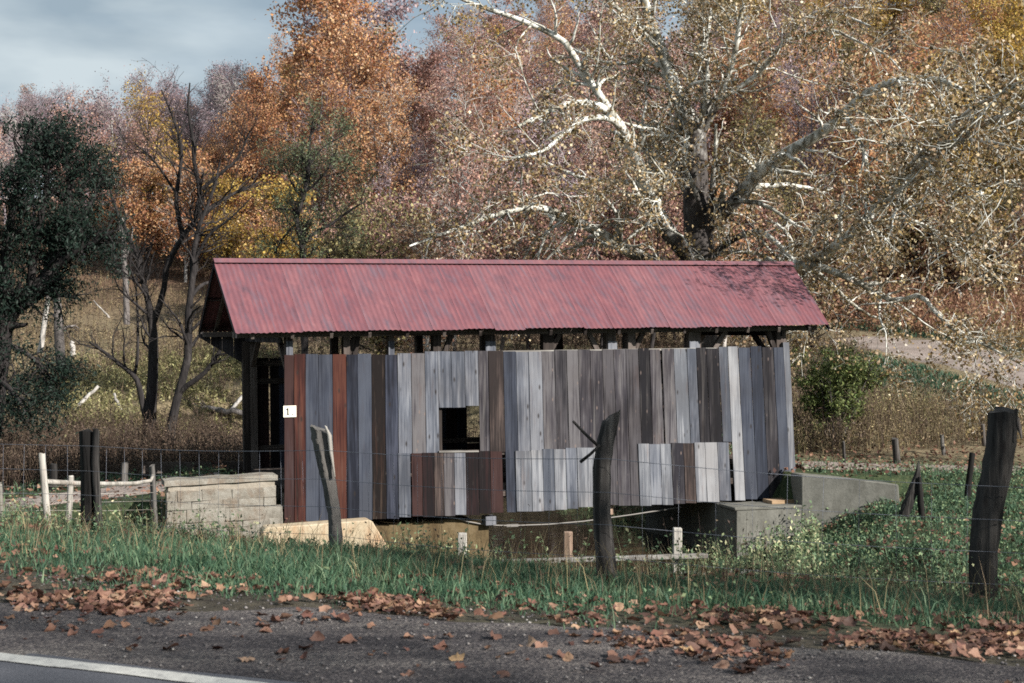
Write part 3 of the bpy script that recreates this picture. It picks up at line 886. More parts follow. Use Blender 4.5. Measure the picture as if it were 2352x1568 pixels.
# corner board that turns round the right end of the wall, and the sill of the window
cmb = MB()
u0, w0 = on_wall(1797 + 18, 1145)
u1, w1 = on_wall(1797, 786)
cmb.hexa([(u0 + 0.005, -0.03, w0), (u0 + 0.16, -0.02, w0), (u0 + 0.16, 0.1, w0), (u0 + 0.005, 0.1, w0),
          (u1 + 0.005, -0.03, w1), (u1 + 0.16, -0.02, w1), (u1 + 0.16, 0.1, w1), (u1 + 0.005, 0.1, w1)])
cmb.build('corner_board', M['board_pale'], wall)
a, wl = on_wall(1006, 1035)
b_, wr = on_wall(1097, 1034)
sl = MB()
sl.hexa([(a, -0.075, wl - 0.03), (b_, -0.075, wr - 0.03), (b_, 0.08, wr - 0.03), (a, 0.08, wl - 0.03),
         (a, -0.075, wl), (b_, -0.075, wr), (b_, 0.08, wr), (a, 0.08, wl)])
sl.build('window_sill', M['plank_pale_flat'], wall)
# pale strip along the upper edge, right of the window
sl = MB()
a, wl = on_wall(1138, 806)
b_, wr = on_wall(1645, 799)
sl.hexa([(a, -0.012, wl - 0.035), (b_, -0.012, wr - 0.035), (b_, 0.05, wr - 0.035), (a, 0.05, wl - 0.035),
         (a, -0.012, wl + 0.006), (b_, -0.012, wr + 0.006), (b_, 0.05, wr + 0.006), (a, 0.05, wl + 0.006)])
sl.build('cap_strip', M['plank_pale_flat'], wall)

# far wall: vertical boards with daylight between them and one window
VF = 4.4
fw = MB()
for w in (0.45, 1.1, 2.6, 3.0):
    fw.box(0.05, 11.05, VF - 0.05, VF - 0.003, w - 0.06, w + 0.06)
far_wall = fw.build('far_side_wall', M['timber_flat'], bridge)
wx0, ww0 = on_wall(1079, 1018, VF)
wx1, ww1 = on_wall(1172, 925, VF)
u = 0.0
while u < 11.0:
    wd = rb.uniform(0.2, 0.29)
    g = rb.choice((0.004, 0.008, 0.014, 0.03)) if u < 3 else 0.006
    segs = [(0.05, 3.12 + rb.uniform(-0.02, 0.02))]
    if wx0 - 0.12 < u and u + wd < wx1 + 0.12:
        segs = [(0.05, ww0), (ww1, 3.12)]
    for z0, z1 in segs:
        mb = MB()
        mb.box(u + g, u + wd, VF, VF + 0.025, z0, z1)
        mb.build('board', M['board_' + rb.choice(('brown', 'darkbrown', 'darkblue', 'maroon'))], far_wall)
    u += wd
# shelter panel: the far wall runs on under the overhang, cut on the slant
for k in range(4):
    a0, a1 = -1.02 + k * 0.255, -1.02 + (k + 1) * 0.255 - 0.012
    f0, f1 = 3.62 - 0.62 * (k / 4) - 0.02, 3.62 - 0.62 * ((k + 1) / 4) - 0.02
    mb = MB()
    mb.prism([(a0, VF, f0), (a1, VF, f1), (a1, VF, 3.68), (a0, VF, 3.68)], (0, 0.025, 0))
    mb.build('board', M['board_darkbrown'], far_wall)

# frame: chords, plates, posts, braces, ties
fr = MB()
for v in (0.06, VF - 0.3):
    fr.box(0.0, 11.1, v, v + 0.24, 0.25, 0.55)
fr.build('bottom_chord', M['timber_flat'], bridge)
fr = MB()
for v in (0.0, VF - 0.2):
    fr.box(-0.95, 12.0, v, v + 0.2, 3.61, 3.72)
fr.build('top_plate', M['timber_flat'], bridge)


def front_post(x0, x1, kind='timber', v=0.055, d=0.2, wtop=3.61):
    ua, _ = on_wall(x0, 780, v)
    ub, _ = on_wall(x1, 780, v)
    mb = MB()
    mb.box(ua, ub, v, v + d, 0.1, wtop)
    mb.build('post', M[kind], bridge)
    return ua, ub


for x0, x1 in ((656, 673), (789, 804), (893, 905), (995, 1013), (1114, 1137), (1248, 1272), (1393, 1415), (1443, 1460), (1582, 1610), (1784, 1806)):
    front_post(x0, x1)
for uu in (0.05, 1.9, 3.9, 5.5, 7.4, 9.2, 10.9):
    mb = MB()
    mb.box(uu, uu + 0.16, VF - 0.25, VF - 0.055, 0.1, 3.61)
    mb.build('post', M['timber'], bridge)
# pale blocks added over the posts: sunlight below the eave shadow, put into colour
for x0, x1 in ((657, 672), (892, 905), (1115, 1138), (1396, 1416), (1583, 1606)):
    ua, wa = on_wall(x0, 812, 0.05)
    ub, wb_ = on_wall(x1, 783, 0.05)
    mb = MB()
    mb.box(ua, ub, 0.02, 0.053, wa - 0.25, wb_)
    mb.build('lit_post_patch', M['board_grey'], bridge)


def brace(xa, ya, xb, yb, v=0.12, w=0.1):
    a, wa = on_wall(xa, ya, v)
    b, wb2 = on_wall(xb, yb, v)
    mb = MB()
    mb.beam((a, v, wa), (b, v, wb2), w, 0.1, up=(0, 1, 0))
    mb.build('knee_brace', M['timber'], bridge)


for q in ((800, 812, 818, 765), (812, 830, 822, 764), (1020, 812, 1038, 764), (1262, 808, 1288, 762), (1372, 806, 1350, 760), (1455, 806, 1478, 760), (1640, 800, 1668, 756), (1780, 806, 1762, 758)):
    brace(*q)
# inner braces across the ends
for uu, s in ((0.12, 1), (10.95, 1)):
    for v0, v1 in ((0.2, 1.0), (VF - 0.2, VF - 1.0)):
        mb = MB()
        mb.beam((uu, v0, 2.95), (uu, v1, 3.55), 0.1, 0.1, up=(1, 0, 0))
        mb.build('knee_brace', M['timber'], bridge)
for uu in (-0.3, 1.95, 3.95, 5.55, 7.45, 9.25, 11.0):
    mb = MB()
    mb.box(uu, uu + 0.16, -0.02, VF + 0.02, 3.72, 3.84)
    mb.build('tie_beam', M['timber_flat'], bridge)
# deck
u = 0.05
mb = MB()
mb.box(0.0, 11.1, 0.6, 0.8, 0.36, 0.62)
mb.box(0.0, 11.1, 2.1, 2.3, 0.36, 0.62)
mb.box(0.0, 11.1, 3.6, 3.8, 0.36, 0.62)
deck = mb.build('deck', M['timber_flat'], bridge)
while u < 11.0:
    mb = MB()
    mb.box(u, u + 0.24, 0.3, VF - 0.32, 0.62, 0.68 + rb.uniform(0, 0.01))
    mb.build('deck_plank', M['timber'], deck)
    u += 0.25

# roof
EV, EW, RV, RW = -0.42, 3.72, 2.2, 5.2
ul, _ = on_wall(540, 761, EV)
ur, _ = on_wall(1906, 745, EV)
rl, _ = on_wall(490, 597, RV)
rr_, _ = on_wall(1818, 598, RV)
print('roof ends', ul, rl, ur, rr_)
rf = MB()
rf.tube([(rl - 0.01, RV, RW + 0.02), (rr_ + 0.01, RV, RW + 0.02)], [0.035, 0.035], 8)
for s in (-1, 1):
    a = (RV + s * 0.02, RW + 0.045)
    b = (RV + s * 0.17, RW - 0.045)
    rf.hexa([(rl, a[0], a[1]), (rr_, a[0], a[1]), (rr_, a[0], a[1] + 0.006), (rl, a[0], a[1] + 0.006),
             (rl, b[0], b[1]), (rr_, b[0], b[1]), (rr_, b[0], b[1] + 0.006), (rl, b[0], b[1] + 0.006)])
roof = rf.build('roof', M['tin'], bridge)
roof['label'] = 'faded red corrugated tin roof with rusty patches'
NS = 20
for side in (0, 1):
    for k in range(NS):
        fe0, fe1 = k / NS, (k + 1) / NS
        e0, e1 = ul + (ur - ul) * fe0, ul + (ur - ul) * fe1
        r0, r1 = rl + (rr_ - rl) * fe0, rl + (rr_ - rl) * fe1
        waves, seg = 6, 5
        n = waves * seg + 1
        drop = rb.uniform(-0.05, 0.04) if side == 0 else 0
        vs, fs = [], []
        for i in range(n):
            f = i / (n - 1)
            ph = math.cos(2 * PI * f * waves)
            h = 0.0065 * ph + (0.003 if i == 0 else 0.0)
            for row in range(3):
                g = row / 2
                ee = e0 + (e1 - e0) * f
                rr2 = r0 + (r1 - r0) * f
                uu = rr2 + (ee - rr2) * g
                ext = 1 + (drop / 3.0 if row == 2 else 0)
                yv = RV + (EV - RV) * g * ext
                if side:
                    yv = 2 * RV - yv
                zz = RW + (EW - RW) * g * ext + h + (rb.uniform(-0.004, 0.004) if row == 2 else 0)
                vs.append((uu, yv, zz))
        for i in range(n - 1):
            for row in range(2):
                fs.append((i * 3 + row, (i + 1) * 3 + row, (i + 1) * 3 + row + 1, i * 3 + row + 1))
        me = bpy.data.meshes.new('roof_sheet')
        me.from_pydata(vs, [], fs)
        me.polygons.foreach_set('use_smooth', [True] * len(fs))
        me.update()
        link('roof_sheet', me, roof, M['tin'])
# rafters and purlins under the sheets
dn = 0.055
for side in (0, 1):
    for k in range(17):
        f = (k + 0.35) / 16.8
        uu = rl + 0.08 + (rr_ - rl - 0.2) * f
        ue = ul + 0.08 + (ur - ul - 0.2) * f
        e = (ue, EV + 0.08 if not side else 2 * RV - EV - 0.08, EW - dn - 0.035)
        r = (uu, RV, RW - dn - 0.08)
        mb = MB()
        mb.beam(e, r, 0.06, 0.1)
        mb.build('rafter', M['timber'], roof)
    for g in (0.12, 0.5, 0.93):
        yv = RV + (EV - RV) * g
        if side:
            yv = 2 * RV - yv
        zz = RW + (EW - RW) * g - 0.06
        mb = MB()
        mb.beam((rl + (ul - rl) * g + 0.03, yv, zz), (rr_ + (ur - rr_) * g - 0.03, yv, zz), 0.09, 0.025)
        mb.build('purlin', M['timber_flat'], roof)
# verge boards along the gable edges
for (re, ee) in ((rl + 0.02, ul + 0.02), (rr_ - 0.02, ur - 0.02)):
    for side in (0, 1):
        yv = EV if not side else 2 * RV - EV
        mb = MB()
        mb.beam((re, RV, RW - 0.07), (ee, yv, EW - 0.07), 0.025, 0.09)
        mb.build('verge_board', M['board_darkbrown'], roof)
# gable siding above the portals
for uu in (-0.05, 11.1):
    k = 0
    v = 0.02
    while v < VF - 0.02:
        v2 = min(v + 0.26, VF)
        top = lambda vv: RW - 0.16 - abs(vv - RV) * (RW - EW) / (RV - EV)
        mb = MB()
        pts = [(uu, v, 3.5), (uu, v2 - 0.01, 3.5), (uu, v2 - 0.01, top(v2))]
        if v < RV < v2:
            pts.append((uu, RV, top(RV)))
        pts.append((uu, v, top(v)))
        mb.prism(pts, (0.025, 0, 0))
        mb.build('gable_board', M['board_darkbrown'], bridge)
        v = v2
# portal corner posts of the far side seen in the left opening
for uu in (-0.1,):
    mb = MB()
    mb.box(uu, uu + 0.14, VF - 0.24, VF - 0.05, 0.3, 3.5)
    mb.build('portal_post', M['timber'], bridge)

# tension rod under the wall with its strut block and turnbuckle
pts = [(1018, 1182), (1075, 1199), (1127, 1206)]
v = 0.16


def wp(x, y, v):
    a, b = on_wall(x, y, v)
    return Vector((a, v, b))


rod = MB()
rod.tube([wp(*p, v) for p in [(1005, 1178), (1075, 1198), (1120, 1206), (1175, 1207), (1260, 1204), (1340, 1197), (1450, 1182), (1565, 1164)]], [0.016] * 8, 6)
rod = rod.build('tension_rod', M['iron'], bridge)
tb = MB()
a, b = wp(1163, 1207, v), wp(1190, 1206, v)
tb.beam(a + Vector((0, 0, 0.02)), b + Vector((0, 0, 0.02)), 0.03, 0.014)
tb.beam(a - Vector((0, 0, 0.02)), b - Vector((0, 0, 0.02)), 0.03, 0.014)
tb.build('turnbuckle', M['iron'], rod)
a, b = wp(1115, 1207, 0.05), wp(1139, 1185, 0.05)
sb = MB()
sb.box(a.x, b.x, 0.03, 0.3, a.z, b.z)
sb.build('strut_block', M['board_grey'], bridge, 0.008)
sb = MB()
a, b = wp(1382, 1182, 0.2), wp(1404, 1158, 0.2)
sb.box(a.x, b.x, 0.1, 0.35, a.z, b.z + 0.1)
sb.build('strut_block', M['post_tan'], bridge, 0.008)

# number plate nailed to the first boards: a thing of its own
sign = empty('number_sign', (0, 0, 0))
sign.matrix_world = BM @ Matrix.Translation((0, -0.04, 0))
u0, w0 = on_wall(651, 958, -0.04)
u1, w1 = on_wall(680, 931, -0.04)
mb = MB()
mb.box(u0, u1, -0.012, 0.0, w0, w1)
mb.build('plate', M['sign_white'], sign)
mb = MB()
cu, cw = u0 + (u1 - u0) * 0.34, (w0 + w1) / 2
mb.prism([(cu - 0.014, -0.0145, w0 + 0.055), (cu + 0.014, -0.0145, w0 + 0.055), (cu + 0.014, -0.0145, w1 - 0.04), (cu, -0.0145, w1 - 0.04), (cu - 0.04, -0.0145, w1 - 0.075), (cu - 0.04, -0.0145, w1 - 0.092), (cu - 0.014, -0.0145, w1 - 0.078)], (0, 0.002, 0))
mb.box(cu - 0.034, cu + 0.034, -0.0145, -0.0125, w0 + 0.042, w0 + 0.055)
mb.build('numeral', M['sign_black'], sign)
mb = MB()
mb.box(cu + 0.082, cu + 0.104, -0.0145, -0.0125, w0 + 0.042, w0 + 0.064)
mb.build('dot', M['sign_black'], sign)
tag(sign, 'small white plate with a black 1. nailed to the bridge wall', 'sign')

# ------------------------------------------------------------------ abutments and walls
def ground_hit(x, y, y0=9.0, y1=260.0):
    """Where the sight line through (x, y) meets the terrain."""
    Ys = np.concatenate([np.arange(y0, 60, 0.1), np.arange(60, y1, 0.5)])
    Xs = (x - CX) / F * Ys
    Zr = EYE - (y - CY) / F * Ys
    d = Zr - hgt(Xs, Ys)
    k = np.argmax(d <= 0) if np.any(d <= 0) else len(Ys) - 1
    return Vector((Xs[k], Ys[k], float(hgt(Xs[k:k + 1], Ys[k:k + 1])[0])))


def local_frame(p, q):
    """Matrix with x from p towards q (level), y away from the camera, z up, origin p."""
    d = Vector((q.x - p.x, q.y - p.y, 0)).normalized()
    n = Vector((-d.y, d.x, 0))
    m = Matrix(((d.x, n.x, 0, p.x), (d.y, n.y, 0, p.y), (0, 0, 1, p.z), (0, 0, 0, 1)))
    return m, (Vector((q.x, q.y, 0)) - Vector((p.x, p.y, 0))).length


rs = random.Random(11)
# masonry wing wall by the left portal
p, q = at(384, 1240, 26.1), at(634, 1240, 26.75)
fm, L = local_frame(p, q)
zt0 = at(384, 1105, 26.1).z - p.z
zt1 = at(634, 1090, 26.75).z - p.z
sw = empty('stone_wall')
sw.matrix_world = fm
tag(sw, 'low pale masonry wall with a worn coping beside the bridge portal', 'wall')
mb = MB()
mb.prism([(0.02, 0.03, -0.9), (L + 0.13, 0.03, -0.9), (L + 0.13, 0.03, 0.42), (L - 0.02, 0.03, 0.55), (L - 0.02, 0.03, zt1 - 0.08), (0.02, 0.03, zt0 - 0.08)], (0, 0.5, 0))
mb.build('core', M['mortar'], sw)
z = -0.35
ci = 0
hs = [0.18, 0.13, 0.21, 0.12, 0.24, 0.15, 0.2]
while True:
    h = hs[ci % len(hs)]
    ztop_l = zt0 - 0.1
    if z + 0.1 > ztop_l:
        break
    x = -0.01
    lim = L + (0.13 if z < 0.3 else 0.0)
    while x < lim - 0.02:
        w = min(rs.uniform(0.18, 0.75), lim - x)
        if lim - x - w < 0.15:
            w = lim - x
        sl_ = lambda xx: (zt1 - zt0) * xx / L * max(0, min(1, z / zt0))
        zt = min(z + h, zt0 - 0.09) if z + h > zt0 - 0.2 else z + h
        j = lambda a=0.012: rs.uniform(-a, a)
        f = rs.uniform(-0.014, 0.006)
        b = MB()
        x0, x1 = x + 0.001, x + w - 0.002
        tl, tr_ = rs.uniform(-0.02, 0.02), rs.uniform(-0.02, 0.02)
        z0a, z0b = z + sl_(x0) + 0.002, z + sl_(x1) + 0.002
        z1a, z1b = zt + sl_(x0) + tl, zt + sl_(x1) + tr_
        b.hexa([(x0, f, z0a), (x1, f + j(), z0b), (x1, 0.2, z0b), (x0, 0.2, z0a), (x0 + j(), f + j(), z1a), (x1 + j(), f + j(), z1b), (x1, 0.2, z1b), (x0, 0.2, z1a)])
        b.build('stone', M['stone'], sw, 0.006)
        x += w
    z += h
    ci += 1
b = MB()
n = 8
for k in range(n):
    a0, a1 = -0.05 + (L + 0.08) * k / n, -0.05 + (L + 0.08) * (k + 1) / n
    za, zb = zt0 + (zt1 - zt0) * k / n, zt0 + (zt1 - zt0) * (k + 1) / n
    e0, e1 = 0.012 * math.sin(k * 2.1), 0.012 * math.sin((k + 1) * 2.1)
    b.hexa([(a0, -0.012 + e0, za - 0.1), (a1, -0.012 + e1, zb - 0.1), (a1, 0.56, zb - 0.1), (a0, 0.56, za - 0.1), (a0, -0.002 + e0, za + e0), (a1, -0.002 + e1, zb + e1), (a1, 0.56, zb + e1), (a0, 0.56, za + e0)])
b.build('coping', M['stone'], sw)

# tan concrete wing in front of the portal
p, q = at(606, 1212, 24.9), at(856, 1194, 25.5)
fm, L = local_frame(p, q)
tw = MB()
dz = q.z - p.z
slx = 0.27
tw.prism([(0, 0, -1.4), (L + slx * 2.6, 0, -1.4), (L + slx, 0, -0.42), (L, 0, dz - 0.03), (L - 0.05, 0, dz), (0.5, 0, dz * 0.35 - 0.01), (0.05, 0, 0.0), (-0.02, 0, -0.06)], (0, 0.42, 0))
o = tw.build('concrete_wing_wall', M['concrete_tan'], None, 0.02)
o.matrix_world = fm
tag(o, 'low tan concrete wing wall with rust stains behind a gnarled post', 'wall')

# left abutment under the bridge
v = 0.2
pl = [on_wall(*c, v) for c in [(690, 1330), (1124, 1330), (1123, 1207), (1062, 1190), (900, 1204), (690, 1212)]]
ab = MB()
ab.prism([(a, v, min(b, -0.02)) for a, b in pl], (0, 3.9, 0))
o = ab.build('left_abutment', M['concrete_wet'], None, 0.02)
o.matrix_world = BM
tag(o, 'stained brown concrete abutment under the left half of the bridge', 'abutment')

# right abutment: bearing block and raised wing
ra = empty('right_abutment')
A_, B_, C_ = at(1692, 1167, 30.0), at(1842, 1161, 30.45), at(2064, 1113, 30.2)
fm, L = local_frame(A_, B_)
ra.matrix_world = fm
tag(ra, 'grey concrete abutment with a raised wing wall at the right end', 'abutment')
b = MB()
zs = at(1692, 1168, 30.0).z - A_.z
bt = -1.5
dv = Vector((-0.06, 4.9, 0))
b.prism([(0, 0, bt), (L - 0.004, 0, bt), (L - 0.004, 0, 0.0), (0, 0, -0.02)], dv)
b.prism([(-0.05, -0.02, -0.05), (L - 0.006, -0.02, -0.05), (L - 0.006, -0.02, 0.012), (-0.05, -0.02, 0.012)], (0, 0.8, 0))
b.build('bearing_block', M['concrete'], ra, 0.012)
B2, C2 = fm.inverted() @ at(1842, 1090, 30.45), fm.inverted() @ C_
D2 = fm.inverted() @ at(1930, 1097, 30.35)
C3 = fm.inverted() @ at(2070, 1190, 30.2)
b = MB()
nrm = Vector((0.02, 0.55, 0))
b.prism([(B2.x, B2.y, bt), (C2.x + 0.12, C2.y, bt), (C3.x, C3.y, C3.z), (C2.x, C2.y, C2.z), (D2.x, D2.y, D2.z), (B2.x + 0.04, B2.y, B2.z), (B2.x, B2.y, B2.z - 0.03)], nrm)
b.build('wing_wall', M['concrete'], ra, 0.015)
b = MB()
b.box(L + 0.42, L + 0.75, 0.72, 4.9, bt, 0.55)
b.build('back_wall', M['concrete'], ra, 0.01)
for k, (x0, x1) in enumerate(((1742, 1776), (1779, 1815))):
    a, c = fm.inverted() @ at(x0, 1160, 31.2), fm.inverted() @ at(x1, 1149, 31.2)
    b = MB()
    b.box(a.x, c.x, 0.32 + 0.05 * k, 0.75, 0.002, 0.085)
    b = b.build('bearing_timber', M['fresh_timber'], None, 0.006)
    b.matrix_world = fm
    tag(b, ('pale wooden bearing block on the right abutment, away from the wing wall', 'orange wooden bearing block on the right abutment, next to the wing wall')[k], 'timber block')

# ------------------------------------------------------------------ fence posts near the road
rp = random.Random(3)


def gnarly(name, path, radii, m, Y, n=11, wob=0.12, sink=0.35, flat=1.0, top_tilt=0.0, sub=4):
    """A weathered post: an irregular tapered trunk following pixel path points at depth Y."""
    P = [at(x, y, Y + (dy if len(pt) > 2 else 0)) for pt in path for x, y, dy in [(pt[0], pt[1], pt[2] if len(pt) > 2 else 0)]]
    d = (P[-1] - P[-2]).normalized()
    base = P[-1].copy()
    P.append(base + d * sink)
    radii = list(radii) + [radii[-1]]
    # resample
    pts, rr = [], []
    for i in range(len(P) - 1):
        for k in range(sub):
            f = k / sub
            pts.append(P[i].lerp(P[i + 1], f))
            rr.append(radii[i] * (1 - f) + radii[i + 1] * f)
    pts.append(P[-1])
    rr.append(radii[-1])
    prof = [1 + rp.uniform(-wob, wob) * 1.6 for _ in range(n)]
    vs, fs = [], []
    for i, (p, r) in enumerate(zip(pts, rr)):
        for k in range(n):
            t = 2 * PI * k / n
            q = r * prof[k] * (1 + rp.uniform(-wob, wob) * 0.35)
            z = 0.0
            if i == 0:
                z = rp.uniform(-0.03, 0.02) + top_tilt * math.cos(t) * r
            vs.append((p.x - base.x + math.cos(t) * q, p.y - base.y + math.sin(t) * q * flat, p.z - base.z + z))
    m_ = len(pts)
    for i in range(m_ - 1):
        for k in range(n):
            k2 = (k + 1) % n
            fs.append((i * n + k, (i + 1) * n + k, (i + 1) * n + k2, i * n + k2))
    fs.append(tuple(range(n)))
    mb = MB()
    mb.add(vs, fs[:-1], True)
    mb.add([vs[k] for k in range(n)], [tuple(range(n))])
    o = mb.build(name, m)
    o.location = base
    return o, base


G = 'weathered posts of the roadside wire fence'
o, b = gnarly('fence_post', [(198, 987), (203, 1080), (203, 1240)], [0.088, 0.09, 0.092], M['post_dark'], 16.0, n=4, wob=0.05)
o.name = 'fence_post'
fp1 = empty('fence_post', b)
fp1.name = 'fence_post'
o.name = 'squared_post'
o.parent = fp1
o.location = (0, 0, 0)
o2, b2 = gnarly('split_slab', [(220, 985), (217, 1060), (222, 1140), (226, 1240)], [0.036, 0.046, 0.044, 0.06], M['post'], 15.95, n=7, wob=0.2)
o2.parent = fp1
o2.location = b2 - b
tag(fp1, 'dark squared fence post with a pale split slab strapped to its side', 'post', G)

o, b = gnarly('fence_post', [(728, 982), (738, 1030), (752, 1100), (766, 1180), (772, 1280)], [0.072, 0.076, 0.06, 0.058, 0.062], M['post'], 14.0, n=12, wob=0.26, top_tilt=-0.5)
tag(o, 'gnarled grey fence post with a splintered top in front of red brown boards', 'post', G)
o3, b3 = gnarly('splinter', [(748, 980), (756, 1000), (760, 1040), (768, 1090)], [0.01, 0.025, 0.02, 0.008], M['post_pale'], 13.93, n=6, wob=0.25, sink=0.02)
o3.parent = o
o3.location = b3 - b

o, b = gnarly('fence_post', [(1407, 950), (1392, 1010), (1382, 1075), (1382, 1180), (1394, 1310)], [0.074, 0.078, 0.08, 0.082, 0.09], M['post'], 12.0, n=10, wob=0.14, top_tilt=0.45)
tag(o, 'bent grey fence post with slanted top and two sticks wedged in it', 'post', G)
for nm, pa, pb_ in (('stick', (1316, 967), (1376, 1026)), ('stick', (1378, 1022), (1333, 1061))):
    a, c = at(*pa, 11.9), at(*pb_, 11.95)
    mb = MB()
    mb.tube([a - b, (a + c) / 2 - b + Vector((0, 0, -0.006)), c - b], [0.011, 0.013, 0.014], 6)
    mb.build(nm, M['post_dark'], o)

o, b = gnarly('fence_post', [(2307, 940), (2303, 1020), (2290, 1100), (2270, 1190), (2262, 1270), (2262, 1345)], [0.118, 0.122, 0.124, 0.122, 0.112, 0.112], M['post_dark'], 12.1, n=14, wob=0.16)
tag(o, 'thick black leaning fence post at the right edge of the grass', 'post', G)
o4, b4 = gnarly('splinter', [(2337, 958), (2340, 980), (2346, 1004)], [0.012, 0.02, 0.008], M['post'], 12.0, n=6, wob=0.2, sink=0.01)
o4.parent = o
o4.location = b4 - b

# woven wire between and beyond the posts
wf = empty('woven_wire_fence')
tag(wf, 'thin woven wire mesh strung along the roadside fence posts', 'wire fence')
fp = [(-14.5, 19.5), (-8.6, 17.4), (-4.72, 15.95), (-1.83, 13.95), (0.79, 11.92), (4.12, 12.0), (9.2, 9.6)]
for hgt_w, rad_w in ((1.02, 0.0026), (0.74, 0.0022), (0.47, 0.0022), (0.2, 0.0022)):
    pts = []
    for (x0, y0), (x1, y1) in zip(fp[:-1], fp[1:]):
        for k in range(8):
            f = k / 8
            x, y = x0 + (x1 - x0) * f, y0 + (y1 - y0) * f
            za, zb = hz(x0, y0), hz(x1, y1)
            pts.append((x, y - 0.07, za + (zb - za) * f + hgt_w - 0.03 * math.sin(PI * f)))
    mb = MB()
    mb.tube(pts, [rad_w] * len(pts), 4)
    mb.build('line_wire', M['wire'], wf)
for (x0, y0), (x1, y1) in zip(fp[:-1], fp[1:]):
    Ls = math.hypot(x1 - x0, y1 - y0)
    n = int(Ls / 0.29)
    za, zb = hz(x0, y0), hz(x1, y1)
    for k in range(1, n):
        f = k / n
        x, y = x0 + (x1 - x0) * f, y0 + (y1 - y0) * f
        zz = za + (zb - za) * f - 0.03 * math.sin(PI * f)
        mb = MB()
        j = rp.uniform(-0.012, 0.012)
        mb.tube([(x, y - 0.07, zz + 0.04), (x + j, y - 0.07, zz + 0.55), (x, y - 0.07, zz + 1.02)], [0.0017] * 3, 3)
        mb.build('stay_wire', M['wire'], wf)

# ------------------------------------------------------------------ fence of the left approach


def simple_post(x0, y0, x1, y1, r, m, label, group=None, Y=None, n=8, wob=0.14, name='fence_post', flat=1.0):
    if Y is None:
        Y = ground_hit(x1, y1, 14).y
    o, b = gnarly(name, [(x0, y0), ((x0 + x1) / 2 + rp.uniform(-1, 1), (y0 + y1) / 2), (x1, y1)], [r * 0.92, r, r * 1.05], m, Y, n=n, wob=wob, sink=0.5, flat=flat)
    return tag(o, label, 'post', group)


G2 = 'posts of the fence by the left approach'
simple_post(96, 1040, 111, 1218, 0.058, M['post_pale'], 'whitish leaning fence post left of the dark squared post', G2, 21.0)
simple_post(163, 1094, 157, 1185, 0.05, M['post_pale'], 'short pale fence post behind the pole rail', G2, 24.0)
simple_post(350, 1068, 356, 1195, 0.045, M['post'], 'thin split fence post beside the masonry wall', G2, 23.5, n=6, wob=0.25)
simple_post(-2, 1108, 1, 1165, 0.05, M['post_pale'], 'pale fence post cut by the left picture edge', G2, 24.5)
simple_post(123, 1066, 122, 1110, 0.085, M['post'], 'grey post stub beyond the approach, behind the whitish leaning post', G2, 30.0)
simple_post(286, 1062, 284, 1108, 0.075, M['post'], 'grey post stub beyond the approach, left of the dark plank rail', G2, 30.0)
mb = MB()
pts = [at(105, 1106, 21.2), at(180, 1110, 22), at(250, 1111, 22.6), at(310, 1110, 23), at(346, 1104, 23.3), at(352, 1090, 23.35)]
mb.tube(pts, [0.04, 0.04, 0.036, 0.034, 0.03, 0.028], 7, wob=0.08, rng=rp)
o = mb.build('pole_rail', M['post_pale'])
tag(o, 'pale wavy wooden pole lashed between the left fence posts', 'rail')
for k, yy in enumerate((1128, 1148, 1172)):
    pass
lw = empty('strand_wire_fence')
tag(lw, 'plain wire strands stretched across the left approach fence', 'wire fence')
for yy in (1114, 1131, 1150, 1170):
    mb = MB()
    mb.tube([at(-60, yy + 4, 21.5), at(104, yy + 2, 21.2), at(230, yy + 3, 22.3), at(352, yy, 23.4)], [0.0035] * 4, 4)
    mb.build('line_wire', M['post_pale'], lw)
# dark plank rail on the far side of the approach
pr = empty('plank_rail', at(440, 1100, 31.0))
tag(pr, 'dark plank guard rail on the far side of the left approach', 'guard rail')
inv = Matrix.Translation(-pr.location)
mb = MB()
a, c = inv @ at(328, 1074, 30.3), inv @ at(572, 1072, 32.6)
mb.beam(a, c, 0.05, 0.24)
mb.build('plank', M['timber_flat'], pr)
for x, Y in ((334, 30.4), (450, 31.4), (560, 32.5)):
    a = inv @ at(x, 1064, Y + 0.08)
    mb = MB()
    mb.beam(a, (a.x, a.y, a.z - 0.9), 0.1, 0.1)
    mb.build('rail_post', M['timber'], pr)

# ------------------------------------------------------------------ posts right of the bridge
G3 = 'old posts on the right bank'
simple_post(2054, 1006, 2060, 1068, 0.085, M['post'], 'grey round post in the weeds right of the green bush', G3)
simple_post(2163, 998, 2168, 1046, 0.06, M['post'], 'thin leaning post on the grass beyond the jagged stump', G3)
simple_post(2233, 1040, 2220, 1152, 0.065, M['post_dark'], 'dark leaning post just left of the thick black fence post', G3)
simple_post(1937, 1014, 1940, 1066, 0.04, M['post'], 'thin grey stake under the green bush', G3)
simple_post(2258, 974, 2262, 1024, 0.06, M['post'], 'far post half hidden behind the thick black fence post', G3)
st, b = gnarly('broken_stump', [(2110, 1058), (2107, 1090), (2096, 1125), (2082, 1166)], [0.012, 0.07, 0.12, 0.13], M['post'], 28.6, n=9, wob=0.3)
tag(st, 'jagged broken grey stump leaning beyond the wing wall', 'stump')
o5, b5 = gnarly('prop', [(2112, 1095), (2113, 1130), (2116, 1170)], [0.03, 0.05, 0.05], M['post_dark'], 28.5, n=7, wob=0.2, sink=0.2)
o5.parent = st
o5.location = b5 - b

